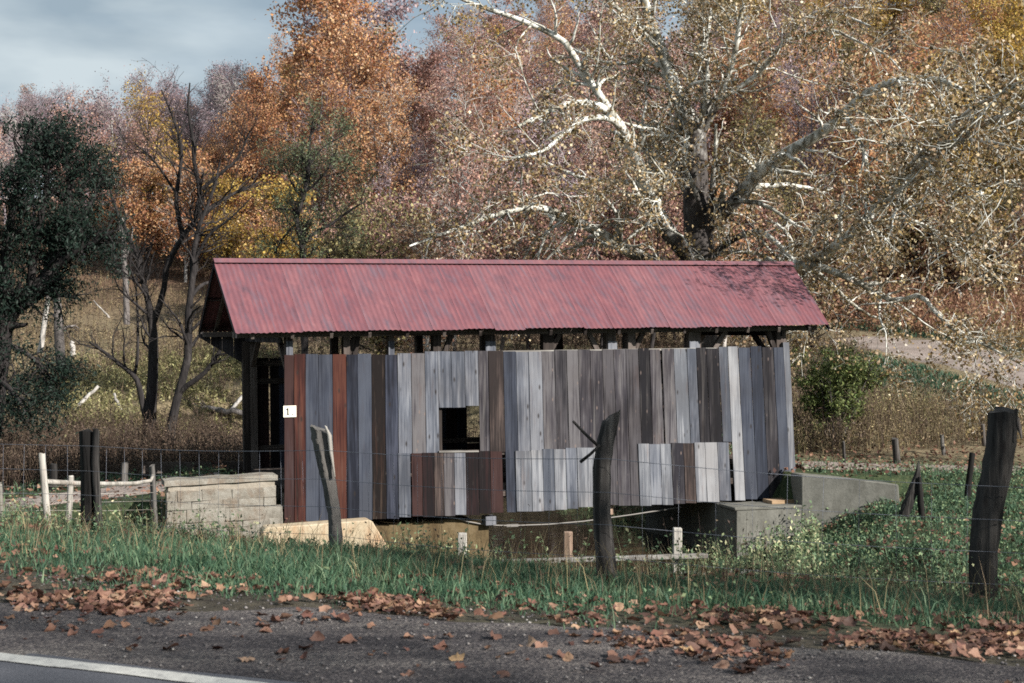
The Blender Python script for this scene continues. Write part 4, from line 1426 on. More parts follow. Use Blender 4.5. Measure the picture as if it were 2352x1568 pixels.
# ------------------------------------------------------------------ low rail over the culvert in front of the stream
cr = empty('culvert_rail', (0.9, 17.0, -1.6))
tag(cr, 'low weathered rail with three short posts in the grass before the stream', 'guard rail')
inv = Matrix.Translation(-cr.location)
mb = MB()
mb.beam(inv @ at(1150, 1291, 16.9), inv @ at(1625, 1276, 17.3), 0.08, 0.06)
mb.build('rail', M['plank_pale_flat'], cr, 0.01)
for x, y0, y1, Y, mm in ((1062, 1224, 1300, 16.85, 'post_pale'), (1305, 1221, 1300, 17.15, 'post_tan'), (1556, 1212, 1295, 17.35, 'post_pale')):
    a, c = inv @ at(x, y0, Y), inv @ at(x - 1, y1, Y)
    mb = MB()
    mb.beam(a, c + Vector((0, 0, -0.5)), 0.105, 0.1, up=(0, 1, 0))
    mb.build('rail_post', M[mm], cr, 0.008)
hw = MB()
pa, pb = at(1100, 1318, 17.0), at(1660, 1306, 17.45)
fm, L = local_frame(pa, pb)
hw.prism([(-0.6, 0.02, -1.6), (L + 0.6, 0.02, -1.6), (L + 0.6, 0.02, -0.1), (-0.6, 0.02, -0.1)], (0, 0.4, 0))
o = hw.build('culvert_headwall', M['concrete'], None, 0.02)
o.matrix_world = fm
tag(o, 'concrete headwall under the low rail before the stream', 'wall')

# ------------------------------------------------------------------ overhead line
mb = MB()
w0, w1 = at(1600, 675, 46.0), at(2352, 603, 40.0)
d = w1 - w0
pts = []
for k in range(25):
    f = k / 24 * 2.2
    p = w0 + d * f
    p.z -= 0.25 * math.sin(min(1, f / 2.2) * PI)
    pts.append(p)
mb.tube(pts, [0.012] * len(pts), 5)
o = mb.build('overhead_wire', M['cable'])
tag(o, 'black overhead wire running into the white barked tree', 'wire')

# ------------------------------------------------------------------ dead wood on the left hillside
def log_thing(x0, y0, x1, y1, r0, r1, m, label, lift=0.05, roots=False):
    p = ground_hit(x0, y0, 20)
    q = at(x1, y1, p.y + (y0 - y1) * 0.004)
    g = hz(q.x, q.y)
    if q.z < g:
        q.z = g + r1
    p = p + Vector((0, 0, r0 * 0.6))
    mb = MB()
    n = 7
    pts = [Vector((0, 0, 0)).lerp(q - p, k / (n - 1)) + Vector((rp.uniform(-1, 1), 0, rp.uniform(-1, 1))) * r0 * (0.5 if 0 < k < n - 1 else 0) for k in range(n)]
    mb.tube(pts, [r0 + (r1 - r0) * k / (n - 1) for k in range(n)], 8, wob=0.1, rng=rp)
    o = mb.build('fallen_log', m)
    o.location = p
    tag(o, label, 'log', 'dead wood on the left hillside')
    if roots:
        mb = MB()
        for k in range(9):
            a = rp.uniform(0, 2 * PI)
            e = Vector((-0.35 - rp.random() * 0.3, math.sin(a) * 0.4, math.cos(a) * 0.45))
            mb.tube([(0, 0, 0), e * 0.5 + Vector((0, 0, rp.uniform(-0.06, 0.06))), e], [r0 * 0.6, r0 * 0.35, 0.01], 5)
        mb.build('root', m, o)
    return o


log_thing(167, 947, 226, 886, 0.07, 0.05, M['bark_pale'], 'pale slanting dead branch near the dark willow')
log_thing(280, 950, 262, 903, 0.06, 0.04, M['bark_pale'], 'short pale snag left of the forked bare tree')
log_thing(520, 957, 567, 900, 0.08, 0.06, M['bark_pale'], 'bright white slanting log against the bridge portal')
log_thing(475, 944, 572, 950, 0.12, 0.1, M['bark_grey'], 'grey fallen log with its roots left of the bridge', roots=True)
log_thing(251, 732, 215, 690, 0.06, 0.03, M['bark_pale'], 'pale dead branch high on the brown slope')
log_thing(168, 826, 167, 783, 0.12, 0.1, M['bark_pale'], 'pale broken stub on the slope beside the dark willow')

# ------------------------------------------------------------------ tree kit (all vectorised)
def unit(a):
    return a / np.maximum(np.linalg.norm(a, axis=-1, keepdims=True), 1e-9)


def resample(P, R, n):
    P, R = np.asarray(P, float), np.asarray(R, float)
    # smooth through Catmull-Rom then even spacing
    out, rr = [], []
    m_ = len(P)
    for i in range(m_ - 1):
        p0, p1, p2, p3 = P[max(i - 1, 0)], P[i], P[i + 1], P[min(i + 2, m_ - 1)]
        for k in range(6):
            f = k / 6
            out.append(0.5 * (2 * p1 + (p2 - p0) * f + (2 * p0 - 5 * p1 + 4 * p2 - p3) * f * f + (3 * p1 - p0 - 3 * p2 + p3) * f ** 3))
            rr.append(R[i] * (1 - f) + R[i + 1] * f)
    out.append(P[-1])
    rr.append(R[-1])
    out, rr = np.array(out), np.array(rr)
    d = np.concatenate([[0], np.cumsum(np.linalg.norm(np.diff(out, axis=0), axis=1))])
    s = np.linspace(0, d[-1], n)
    return np.stack([np.interp(s, d, out[:, k]) for k in range(3)], -1), np.interp(s, d, rr)


def spawn(rng, P, R, N, t0, t1, l0, l1, angle, wander, trop, n, rk, rmin, flat=0.0, taper=0.25, lfall=0.5):
    """N children of the polylines P (B,k,3) with radii R (B,k)."""
    B, k = R.shape
    seg = np.linalg.norm(np.diff(P, axis=1), axis=2).sum(1)
    par = rng.choice(B, N, p=seg / seg.sum())
    t = t0 + (t1 - t0) * rng.random(N)
    x = t * (k - 1)
    i = np.minimum(x.astype(int), k - 2)
    f = (x - i)[:, None]
    p = P[par, i] * (1 - f) + P[par, i + 1] * f
    r = R[par, i] * (1 - f[:, 0]) + R[par, i + 1] * f[:, 0]
    tan = unit(P[par, i + 1] - P[par, i])
    perp = rng.normal(size=(N, 3))
    perp[:, 2] *= (1 - flat)
    perp = unit(perp - (perp * tan).sum(1, keepdims=True) * tan)
    a = angle * (0.75 + 0.5 * rng.random(N))[:, None]
    d = unit(tan * np.cos(a) + perp * np.sin(a))
    L = (l0 + (l1 - l0) * rng.random(N)) * (1 - lfall * t)
    C = np.zeros((N, n, 3))
    C[:, 0] = p
    st = (L / (n - 1))[:, None]
    for j in range(1, n):
        d = unit(d + rng.normal(size=(N, 3)) * wander + np.array([0, 0, trop]))
        C[:, j] = C[:, j - 1] + d * st
    r0 = np.maximum(r * rk * (0.7 + 0.5 * rng.random(N)), rmin)
    q = np.linspace(1, taper, n)
    return C, np.maximum(r0[:, None] * q[None], rmin * 0.6)


def tubes(P, R, sides):
    """Tube mesh arrays for equal-length polylines."""
    B, n, _ = P.shape
    T = np.empty_like(P)
    T[:, 1:-1] = P[:, 2:] - P[:, :-2]
    T[:, 0] = P[:, 1] - P[:, 0]
    T[:, -1] = P[:, -1] - P[:, -2]
    T = unit(T)
    ref = np.array([0.29, 0.41, 0.87])
    a = np.cross(T, ref)
    a = unit(a)
    b = np.cross(T, a)
    ang = 2 * PI * np.arange(sides) / sides
    V = P[:, :, None, :] + R[:, :, None, None] * (a[:, :, None, :] * np.cos(ang)[None, None, :, None] + b[:, :, None, :] * np.sin(ang)[None, None, :, None])
    V = V.reshape(-1, 3)
    base = (np.arange(B) * n * sides)[:, None, None]
    ring = (np.arange(n - 1) * sides)[None, :, None]
    kk = np.arange(sides)[None, None, :]
    k2 = (np.arange(sides) + 1) % sides
    q = np.stack([base + ring + kk, base + ring + k2[None, None, :], base + ring + sides + k2[None, None, :], base + ring + sides + kk], -1)
    return V, q.reshape(-1, 4)


def join_tubes(name, lst):
    Vs, Qs, off = [], [], 0
    for P, R, s in lst:
        V, q = tubes(P, R, s)
        Vs.append(V)
        Qs.append(q + off)
        off += len(V)
    V, q = np.concatenate(Vs), np.concatenate(Qs)
    return np_mesh(name, V, q.ravel(), np.full(len(q), 4), smooth=True)


def leaf_arrays(rng, C, size, width=0.62, up=0.4, fold=0.18, droop=0.0):
    N = len(C)
    nrm = rng.normal(size=(N, 3)) + np.array([0, 0, up])
    nrm = unit(nrm)
    a = rng.normal(size=(N, 3)) + np.array([0, 0, -droop])
    a = unit(a - (a * nrm).sum(1, keepdims=True) * nrm)
    b = np.cross(nrm, a)
    s = size[:, None]
    fw = nrm * s * fold
    V = np.stack([C - a * s * 0.5, C + b * s * width * 0.5 + fw - a * s * 0.05, C + a * s * 0.5, C - b * s * width * 0.5 + fw - a * s * 0.05], 1)
    q = np.arange(N * 4).reshape(N, 4)
    return V.reshape(-1, 3), q


def leaves_on(rng, P, N, spread, s0, s1, t0=0.15, **kw):
    B, k, _ = P.shape
    par = rng.integers(0, B, N)
    x = (t0 + (1 - t0) * rng.random(N)) * (k - 1)
    i = np.minimum(x.astype(int), k - 2)
    f = (x - i)[:, None]
    C = P[par, i] * (1 - f) + P[par, i + 1] * f + rng.normal(size=(N, 3)) * spread
    return leaf_arrays(rng, C, s0 + (s1 - s0) * rng.random(N), **kw)


def leaf_mesh(name, V, q):
    return np_mesh(name, V, q.ravel(), np.full(len(q), 4))


def tree_thing(name, base, wood_me, leaf_me, bark_m, leaf_m, label, cat='tree', group=None):
    e = empty(name, base)
    tag(e, label, cat, group)
    t_ = link('trunk', wood_me, e)
    if not wood_me.materials:
        wood_me.materials.append(bark_m)
    if leaf_me is not None:
        c_ = link('crown', leaf_me, e)
        if not leaf_me.materials:
            leaf_me.materials.append(leaf_m)
    return e


# ------------------------------------------------------------------ the big sycamore behind the bridge
SY = 45.0
sb_xy = at(1612, 980, SY)
sbase = Vector((sb_xy.x, SY, hz(sb_xy.x, SY) - 0.2))


def trace(path, Y0, Y1, n=16):
    """Pixel path (x, y, radius) whose depth runs from Y0 to Y1."""
    P, R = [], []
    for k, (x, y, r) in enumerate(path):
        Y = Y0 + (Y1 - Y0) * (k / (len(path) - 1)) ** 1.3
        P.append(at(x, y, Y) - sbase)
        R.append(r)
    return resample([tuple(p) for p in P], R, n)


limbs = [
    trace([(1612, 1060, .62), (1610, 800, .54), (1608, 600, .48), (1600, 480, .43), (1598, 400, .38), (1600, 320, .33), (1588, 280, .3), (1560, 230, .26), (1535, 160, .22), (1505, 80, .19), (1480, 0, .15), (1455, -130, .09)], 45, 45, 22),
    trace([(1603, 340, .2), (1616, 270, .18), (1622, 180, .16), (1618, 100, .15), (1630, 30, .13), (1622, -70, .08)], 45, 46),
    trace([(1612, 620, .4), (1575, 575, .37), (1540, 540, .34), (1500, 470, .31), (1480, 420, .28), (1455, 350, .24), (1425, 290, .21), (1390, 250, .18), (1330, 235, .13), (1270, 250, .1), (1190, 290, .06)], 45, 40, 20),
    trace([(1437, 305, .15), (1400, 272, .12), (1340, 275, .1), (1290, 310, .08), (1250, 345, .07), (1190, 362, .04)], 42, 38),
    trace([(1425, 290, .15), (1375, 215, .15), (1330, 150, .14), (1290, 90, .12), (1180, 40, .1), (1090, 10, .08), (980, -40, .05)], 42.5, 41),
    trace([(1610, 640, .3), (1500, 600, .26), (1430, 570, .23), (1370, 530, .2), (1300, 500, .17), (1240, 475, .13), (1150, 490, .1), (1050, 525, .07), (940, 565, .04)], 45, 40, 18),
    trace([(1482, 462, .09), (1430, 440, .08), (1390, 445, .07), (1340, 490, .05), (1320, 540, .03)], 44, 42),
    trace([(1612, 530, .3), (1690, 460, .27), (1740, 400, .25), (1800, 355, .23), (1880, 310, .2), (1940, 260, .19), (1990, 215, .17), (2060, 185, .14), (2150, 180, .1), (2215, 208, .06)], 45, 36, 20),
    trace([(1945, 262, .1), (1985, 350, .08), (1992, 420, .07), (1990, 500, .06), (2012, 560, .04)], 40, 37),
    trace([(1612, 690, .3), (1720, 628, .26), (1820, 607, .23), (1890, 588, .2), (1960, 530, .17), (2040, 450, .15), (2100, 395, .13), (2180, 335, .11), (2270, 280, .09), (2400, 225, .06)], 45, 31, 20),
    trace([(1815, 607, .18), (1880, 612, .14), (1960, 642, .12), (2050, 690, .1), (2112, 678, .09), (2150, 718, .08), (2205, 768, .06), (2262, 792, .05), (2370, 850, .025)], 42, 36, 20),
    trace([(1625, 600, .16), (1680, 552, .13), (1740, 532, .12), (1790, 562, .1), (1825, 600, .06)], 45, 42),
    trace([(1640, 585, .08), (1700, 578, .08), (1760, 590, .07), (1830, 640, .05), (1875, 700, .03)], 44.5, 40),
    trace([(1610, 310, .16), (1650, 230, .14), (1686, 130, .12), (1700, 40, .1), (1725, -60, .06)], 45, 43),
    trace([(1650, 230, .1), (1740, 170, .09), (1800, 95, .08), (1850, 42, .07), (1905, 25, .06), (2000, 60, .04)], 44, 39),
    trace([(1800, 95, .07), (1900, 68, .06), (1960, 90, .05), (2040, 130, .04), (2100, 200, .025)], 42, 38),
    trace([(1535, 160, .12), (1480, 140, .1), (1400, 145, .08), (1310, 110, .06)], 45, 48),
    trace([(1600, 430, .16), (1560, 395, .12), (1530, 375, .1), (1490, 300, .07)], 45, 49),
    trace([(1690, 460, .12), (1700, 430, .1), (1660, 405, .09), (1630, 440, .05)], 44, 47),
    trace([(2040, 450, .08), (2140, 400, .07), (2220, 425, .06), (2300, 420, .05), (2420, 400, .03)], 37, 30),
    trace([(1960, 530, .08), (2060, 500, .07), (2150, 530, .06), (2230, 590, .045), (2290, 640, .03)], 40, 38),
    trace([(1505, 80, .1), (1420, 20, .09), (1330, -60, .06)], 45, 42),
    trace([(2040, 450, .08), (2085, 385, .07), (2140, 335, .06), (2240, 320, .05), (2350, 345, .03)], 37, 30.5),
    trace([(2100, 395, .08), (2150, 330, .07), (2230, 250, .06), (2330, 200, .04)], 36, 30),
]
rng = np.random.default_rng(7)
limbs = [limbs[0]] + [(p_, r_ * np.linspace(0.85, 0.68, len(r_))) for p_, r_ in limbs[1:]]
SP = [l for l in limbs]
# bring every limb to the same count of points for spawning
P0 = np.stack([resample(l[0], l[1], 16)[0] for l in SP])
R0_ = np.stack([resample(l[0], l[1], 16)[1] for l in SP])
P1, R1 = spawn(rng, P0[1:], R0_[1:], 210, 0.15, 1.0, 1.6, 5.2, 0.95, 0.2, 0.0, 9, 0.42, 0.016)
P1b, R1b = spawn(rng, P0[:1], R0_[:1], 26, 0.4, 1.0, 3.0, 6.0, 1.0, 0.16, 0.03, 9, 0.35, 0.03)
P1, R1 = np.concatenate([P1, P1b]), np.concatenate([R1, R1b])
# keep limb tips out of the bridge
P2, R2 = spawn(rng, np.concatenate([P1, P0[1:, ::2][:, :8].repeat(1, 0)[:, [0, 1, 2, 3, 4, 5, 6, 7, 7]]]), np.concatenate([R1, R0_[1:, ::2][:, [0, 1, 2, 3, 4, 5, 6, 7, 7]]]), 1500, 0.15, 1.0, 0.7, 2.4, 0.9, 0.24, -0.01, 6, 0.5, 0.011)
P3, R3 = spawn(rng, P2, R2, 6500, 0.1, 1.0, 0.3, 1.0, 0.85, 0.28, -0.02, 4, 0.5, 0.005)
big = [(l[0][None], l[1][None], 12) for l in limbs[:1]] + [(l[0][None], l[1][None], 9) for l in limbs[1:]]
wood_me = join_tubes('sycamore_trunk', big + [(P1, R1, 6), (P2, R2, 4), (P3, R3, 3)])
V, q = leaves_on(rng, P3, 45000, 0.12, 0.06, 0.125, width=0.85, up=0.3, droop=0.4)
V2, q2 = leaves_on(rng, P2, 12000, 0.16, 0.06, 0.13, width=0.85, up=0.3, droop=0.4)
leaf_me = leaf_mesh('sycamore_crown', np.concatenate([V, V2]), np.concatenate([q, q2 + len(V)]))
tree_thing('sycamore_tree', sbase, wood_me, leaf_me, M['sycamore_bark'], M['leaf_sycamore'], 'huge white barked tree spreading its limbs behind the bridge roof')

# ------------------------------------------------------------------ hillside wood: prototypes


def forest_proto(seed, H, spread, nleaf, s0, s1, bare=False, low=0.28, lean_=0.05, shape='oval'):
    r = np.random.default_rng(seed)
    n = 12
    z = np.linspace(0, H * 0.9, n)
    wob = np.cumsum(r.normal(size=(n, 2)) * 0.07 * H / 12, axis=0)
    wob -= wob[0]
    P = np.stack([wob[:, 0] + lean_ * z, wob[:, 1], z - 0.3], -1)[None]
    R = (np.linspace(1, 0.12, n) * 0.0125 * H)[None]
    Ps, Rs = [], []
    nb = 36
    t = low + (1 - low) * r.random(nb) ** 0.85
    C1, Q1 = spawn(r, P, R, nb, low, 1.0, spread * 0.7, spread * 1.25, 0.85, 0.13, 0.06, 8, 0.42, 0.02, lfall=0.55)
    C2, Q2 = spawn(r, C1, Q1, 240, 0.2, 1.0, spread * 0.22, spread * 0.55, 0.75, 0.18, 0.05, 6, 0.5, 0.012)
    C3, Q3 = spawn(r, C2, Q2, 2000 if bare else 1500, 0.15, 1.0, spread * 0.1, spread * (0.32 if bare else 0.24), 0.7, 0.22, 0.04, 4, 0.6, 0.011 if bare else 0.009)
    wm = join_tubes('forest_trunk', [(P, R, 8), (C1, Q1, 5), (C2, Q2, 4), (C3, Q3, 3)])
    V, q = leaves_on(r, C3, nleaf, 0.22, s0, s1, width=0.8)
    return wm, leaf_mesh('forest_crown', V, q), H


protos = {
    'full': [forest_proto(21, 14, 4.6, 12000, 0.11, 0.2), forest_proto(22, 15, 4.2, 12000, 0.11, 0.2), forest_proto(23, 12.5, 4.8, 11000, 0.11, 0.2)],
    'thin': [forest_proto(31, 14, 4.2, 6500, 0.1, 0.18), forest_proto(32, 13, 4.0, 6500, 0.1, 0.18)],
    'bare': [forest_proto(41, 14, 4.2, 2200, 0.1, 0.17, True), forest_proto(42, 13, 4.4, 3000, 0.1, 0.17, True)],
    'small': [forest_proto(51, 7.5, 2.7, 5200, 0.1, 0.18, low=0.2), forest_proto(52, 6.5, 2.9, 5000, 0.1, 0.18, low=0.15), forest_proto(53, 8.5, 2.6, 3800, 0.1, 0.17, low=0.3)],
}
for fam in protos.values():
    for wm, lm, h in fam:
        wm.materials.append(M['bark_grey'])
        lm.materials.append(M['leaf_pink'])
rt = random.Random(99)


def place_tree(fam, x, y, scale, bark_k, leaf_k, label, group, k=None, rz=None, sink=0.2):
    wm, lm, h = protos[fam][rt.randrange(len(protos[fam])) if k is None else k]
    e = empty('forest_tree', (x, y, hz(x, y) - sink), rt.uniform(0, 2 * PI) if rz is None else rz)
    e.scale = (scale * rt.uniform(0.9, 1.12), scale * rt.uniform(0.9, 1.12), scale)
    tag(e, label, 'tree', group)
    for nm, me, mm in (('trunk', wm, bark_k), ('crown', lm, leaf_k)):
        o = bpy.data.objects.new(nm, me)
        COL.objects.link(o)
        o.parent = e
        o.material_slots[0].link = 'OBJECT'
        o.material_slots[0].material = M[mm]
    return e


HUE = {'leaf_orange': 'orange', 'leaf_gold': 'golden', 'leaf_pink': 'pinkish brown', 'leaf_rust': 'rust red', 'leaf_olive': 'olive tan', 'leaf_mauve': 'mauve grey'}


def zone(px):
    if px < 300:
        return 'above the dark willow'
    if px < 620:
        return 'behind the forked tree'
    if px < 1000:
        return 'beyond the roof, left half'
    if px < 1500:
        return 'beyond the roof middle'
    if px < 1900:
        return 'behind the white trunk'
    return 'above the gravel lane'


SKYX = [-300, 0, 60, 120, 200, 290, 400, 480, 560, 612, 628, 690, 820, 850, 1000, 1040, 1200, 1460, 1500, 1560, 1620, 3000]
SKYY = [230, 220, 190, 168, 200, 128, 138, 140, 128, 175, 60, -80, -80, 120, 110, 10, -60, -60, 50, 50, -200, -400]
LANE = [(35, 42), (27, 46.5), (22.3, 52), (20.4, 57), (19.4, 62), (18.2, 66), (16.0, 69)]


def lane_dist(x, y):
    return min(math.hypot(x - a, y - b) for (x0, y0), (x1, y1) in zip(LANE[:-1], LANE[1:]) for a, b in [(x0 + (x1 - x0) * k / 6, y0 + (y1 - y0) * k / 6) for k in range(7)])


def pick(px, py_top, Y):
    """Hue and habit of a hillside tree by where it grows."""
    r = rt.random()
    if px < 330:
        return rt.choices((('bare', 'leaf_mauve'), ('thin', 'leaf_mauve'), ('thin', 'leaf_pink'), ('full', 'leaf_rust'), ('full', 'leaf_olive')), (2.5, 4, 4, 1, 0.6))[0]
    if px < 620:
        if Y < 112:
            return rt.choices((('thin', 'leaf_pink'), ('thin', 'leaf_gold'), ('thin', 'leaf_orange'), ('bare', 'leaf_mauve')), (2, 1, 2, 4))[0]
        return rt.choices((('bare', 'leaf_mauve'), ('thin', 'leaf_mauve'), ('thin', 'leaf_pink'), ('thin', 'leaf_orange'), ('full', 'leaf_mauve')), (4, 3, 3, 1.5, 2))[0]
    if px < 900:
        return rt.choices((('full', 'leaf_orange'), ('thin', 'leaf_pink'), ('thin', 'leaf_rust'), ('thin', 'leaf_orange'), ('full', 'leaf_gold')), (3, 3, 2, 2.5, 1.5))[0]
    if px < 1600:
        return rt.choices((('thin', 'leaf_pink'), ('full', 'leaf_pink'), ('thin', 'leaf_orange'), ('thin', 'leaf_mauve'), ('bare', 'leaf_pink'), ('thin', 'leaf_gold')), (4, 2, 2.5, 1, 2, 1.2))[0]
    return rt.choices((('full', 'leaf_olive'), ('full', 'leaf_gold'), ('thin', 'leaf_pink'), ('full', 'leaf_orange'), ('bare', 'leaf_mauve'), ('thin', 'leaf_orange')), (1, 4, 2, 2, 0.7, 3))[0]


ntree = 0
for Y in (80, 87, 94, 102, 111, 121, 132, 145, 160, 178, 200, 225):
    half = 0.37 * Y + 5
    step = 5.4 + (Y - 80) * 0.025
    x = -half + rt.uniform(0, 3)
    while x < half:
        xx, yy = x + rt.uniform(-1.6, 1.6), Y + rt.uniform(-3, 3)
        x += step
        px = CX + F * xx / yy
        if px < 590 and yy < 97 + 10 * math.sin(px * 0.02):
            continue
        if lane_dist(xx, yy) < 4.5:
            continue
        fam, leaf = pick(px, 0, yy)
        g = hz(xx, yy)
        sky_y = np.interp(px, SKYX, SKYY)
        ztop = EYE - (sky_y - CY) / F * yy
        hmax = ztop - g
        sc = rt.uniform(0.8, 1.2)
        k = rt.randrange(len(protos[fam]))
        hh_ = protos[fam][k][2]
        sc = min(sc, hmax / hh_ * rt.uniform(0.93, 1.0))
        if sc < 0.42:
            continue
        hue = HUE[leaf]
        row = 'at the wood edge' if yy < 98 else 'low in the wood' if yy < 117 else 'halfway up the wood' if yy < 140 else 'high in the wood' if yy < 170 else 'near the hilltop'
        lab = '%s%s%s tree %s %s' % ('nearly bare ' if fam == 'bare' else 'thinly leaved ' if fam == 'thin' else '', 'small ' if sc < 0.75 else 'big ' if sc > 1.1 else '', hue, row, zone(px))
        place_tree(fam, xx, yy, sc, {'bare': 'bark_purple', 'thin': 'bark_purple'}.get(fam, 'bark_grey') if rt.random() < 0.8 else 'bark_pale', leaf, lab, 'trees of the hillside wood', k)
        ntree += 1
print('hillside trees', ntree)

# named single trees of the wood
def single(fam, px, Y, sc, bark_k, leaf_k, label, k=0):
    X = (px - CX) / F * Y
    return place_tree(fam, X, Y, sc, bark_k, leaf_k, label, None, k)


single('full', 725, 106, 1.5, 'bark_grey', 'leaf_orange', 'tall bright orange tree on the skyline left of the white barked tree', 1)
single('full', 790, 120, 1.9, 'bark_purple', 'leaf_mauve', 'very tall dark mauve tree rising behind the bright orange one', 2)
single('full', 600, 92, 0.8, 'bark_grey', 'leaf_orange', 'broad orange tree above the left end of the bridge roof', 0)
for px_, Y_, sc_, fam_, leaf_, lab_ in ((345, 104, 0.78, 'thin', 'leaf_pink', 'pinkish tree just left of the forked bare tree on the slope'), (400, 112, 0.85, 'bare', 'leaf_mauve', 'twiggy mauve tree half hidden by the forked bare tree'),
                                        (300, 110, 0.75, 'thin', 'leaf_mauve', 'mauve tree behind the pale dead trunk'), (380, 124, 0.85, 'thin', 'leaf_orange', 'orange tree on the skyline behind the forked bare tree'),
                                        (445, 116, 0.85, 'bare', 'leaf_pink', 'pinkish twiggy tree on the slope behind the leaning bare tree'), (330, 130, 0.8, 'bare', 'leaf_mauve', 'mauve tree on the skyline right of the dark willow'),
                                        (250, 120, 0.75, 'thin', 'leaf_pink', 'pinkish tree on the skyline just right of the willow top'), (205, 113, 0.7, 'thin', 'leaf_mauve', 'mauve tree low behind the right side of the willow'),
                                        (530, 106, 0.85, 'thin', 'leaf_orange', 'orange tree left of the roof end on the slope'), (565, 94, 0.72, 'thin', 'leaf_gold', 'golden tree touching the left gable of the bridge'),
                                        (500, 120, 0.85, 'thin', 'leaf_mauve', 'mauve tree on the skyline above the leaning bare tree')):
    single(fam_, px_, Y_, sc_, 'bark_purple' if fam_ != 'thin' else 'bark_grey', leaf_, lab_, len(lab_) % 2)
single('thin', 480, 98, 0.7, 'bark_grey', 'leaf_orange', 'orange tree framed by the crown of the forked bare tree', 1)
single('full', 2230, 84, 0.95, 'bark_dark', 'leaf_gold', 'large golden tree behind the gravel lane at right', 0)
single('full', 2330, 92, 1.0, 'bark_dark', 'leaf_gold', 'golden tree at the right picture edge above the lane', 1)

# understorey between the bridge and the hill
G4 = 'young trees of the thicket behind the bridge'
k = 0
for px, Y, fam, leaf in [(600, 76, 'small', 'leaf_orange'), (645, 72, 'small', 'leaf_gold'), (285, 93, 'small', 'leaf_orange'), (335, 89, 'small', 'leaf_orange'), (385, 94, 'small', 'leaf_gold'), (425, 88, 'small', 'leaf_orange'), (470, 92, 'small', 'leaf_orange'), (515, 87, 'small', 'leaf_gold'), (555, 90, 'small', 'leaf_orange'), (235, 96, 'small', 'leaf_olive'), (760, 58, 'small', 'leaf_olive'), (820, 70, 'small', 'leaf_pink'), (870, 56, 'small', 'leaf_olive'),
                         (930, 66, 'small', 'leaf_pink'), (985, 54, 'small', 'leaf_rust'), (1040, 62, 'small', 'leaf_pink'), (1100, 70, 'small', 'leaf_mauve'), (1150, 56, 'small', 'leaf_pink'),
                         (1210, 64, 'small', 'leaf_rust'), (1265, 55, 'small', 'leaf_pink'), (1320, 68, 'small', 'leaf_mauve'), (1380, 58, 'small', 'leaf_pink'), (1440, 66, 'small', 'leaf_rust'),
                         (1495, 57, 'small', 'leaf_pink'), (1550, 70, 'small', 'leaf_pink'), (1660, 58, 'small', 'leaf_orange'), (1700, 66, 'small', 'leaf_rust'), (1760, 60, 'small', 'leaf_pink'),
                         (1815, 70, 'small', 'leaf_olive'), (1860, 62, 'small', 'leaf_rust'), (1930, 76, 'small', 'leaf_rust'), (1470, 76, 'thin', 'leaf_pink'), (1240, 77, 'thin', 'leaf_mauve'),
                         (1030, 76, 'thin', 'leaf_pink'), (880, 78, 'thin', 'leaf_orange'), (690, 74, 'small', 'leaf_orange'), (1740, 77, 'thin', 'leaf_olive'), (2040, 84, 'small', 'leaf_rust'),
                         (2110, 82, 'small', 'leaf_olive'), (2190, 80, 'small', 'leaf_rust'), (2280, 78, 'small', 'leaf_olive'), (2360, 76, 'small', 'leaf_rust')]:
    X = (px - CX) / F * Y
    if lane_dist(X, Y) < 4.0:
        Y += 9
        X = (px - CX) / F * Y
    lab = '%s young tree in the thicket %s, %s' % (HUE[leaf], 'nearer' if Y < 60 else 'midway' if Y < 70 else 'farther', zone(px))
    place_tree(fam, X, Y, rt.uniform(0.85, 1.15), rt.choice(('bark_grey', 'bark_pale', 'bark_dark')), leaf, lab, G4)

# alike trees are told apart by their order in the picture
bpy.context.view_layer.update()
same = {}
for o in COL.objects:
    if o.name.startswith('forest_tree') and o.get('label'):
        same.setdefault(o['label'], []).append(o)
for lab, lst in same.items():
    if len(lst) > 1:
        lst.sort(key=lambda o: o.location.x / o.location.y)
        for i, o in enumerate(lst):
            w = 'leftmost' if i == 0 else 'rightmost' if i == len(lst) - 1 else ('', 'second', 'third', 'fourth', 'fifth', 'sixth', 'seventh', 'eighth', 'ninth', 'tenth')[min(i, 9)] + ' from left'
            new = lab + ', ' + w
            if len(new.split()) <= 16 and i < 10:
                o['label'] = new

# conifers high on the right
r = np.random.default_rng(77)
n = 12
P = np.stack([np.zeros(n), np.zeros(n), np.linspace(0, 15, n)], -1)[None]
R = np.linspace(0.22, 0.02, n)[None]
C1, Q1 = spawn(r, P, R, 150, 0.12, 1.0, 4.0, 4.6, 1.65, 0.05, -0.02, 6, 0.3, 0.015, lfall=0.93)
V, q = leaves_on(r, C1, 9000, 0.2, 0.2, 0.42, width=0.3, up=0.8)
cw_me, cl_me = join_tubes('conifer_trunk', [(P, R, 8), (C1, Q1, 3)]), leaf_mesh('conifer_crown', V, q)
cw_me.materials.append(M['bark_dark'])
cl_me.materials.append(M['leaf_conifer'])
for px, Y, sc, lab in ((2275, 150, 1.2, 'dark evergreen high on the hillside at upper right'), (2350, 140, 1.0, 'dark evergreen cut by the right picture edge'), (2225, 170, 1.05, 'dark evergreen tip behind the others at upper right')):
    X = (px - CX) / F * Y
    e = empty('conifer_tree', (X, Y, hz(X, Y) - 0.2))
    e.scale = (sc, sc, sc)
    tag(e, lab, 'tree', 'evergreens high on the hillside')
    link('trunk', cw_me, e)
    link('crown', cl_me, e)


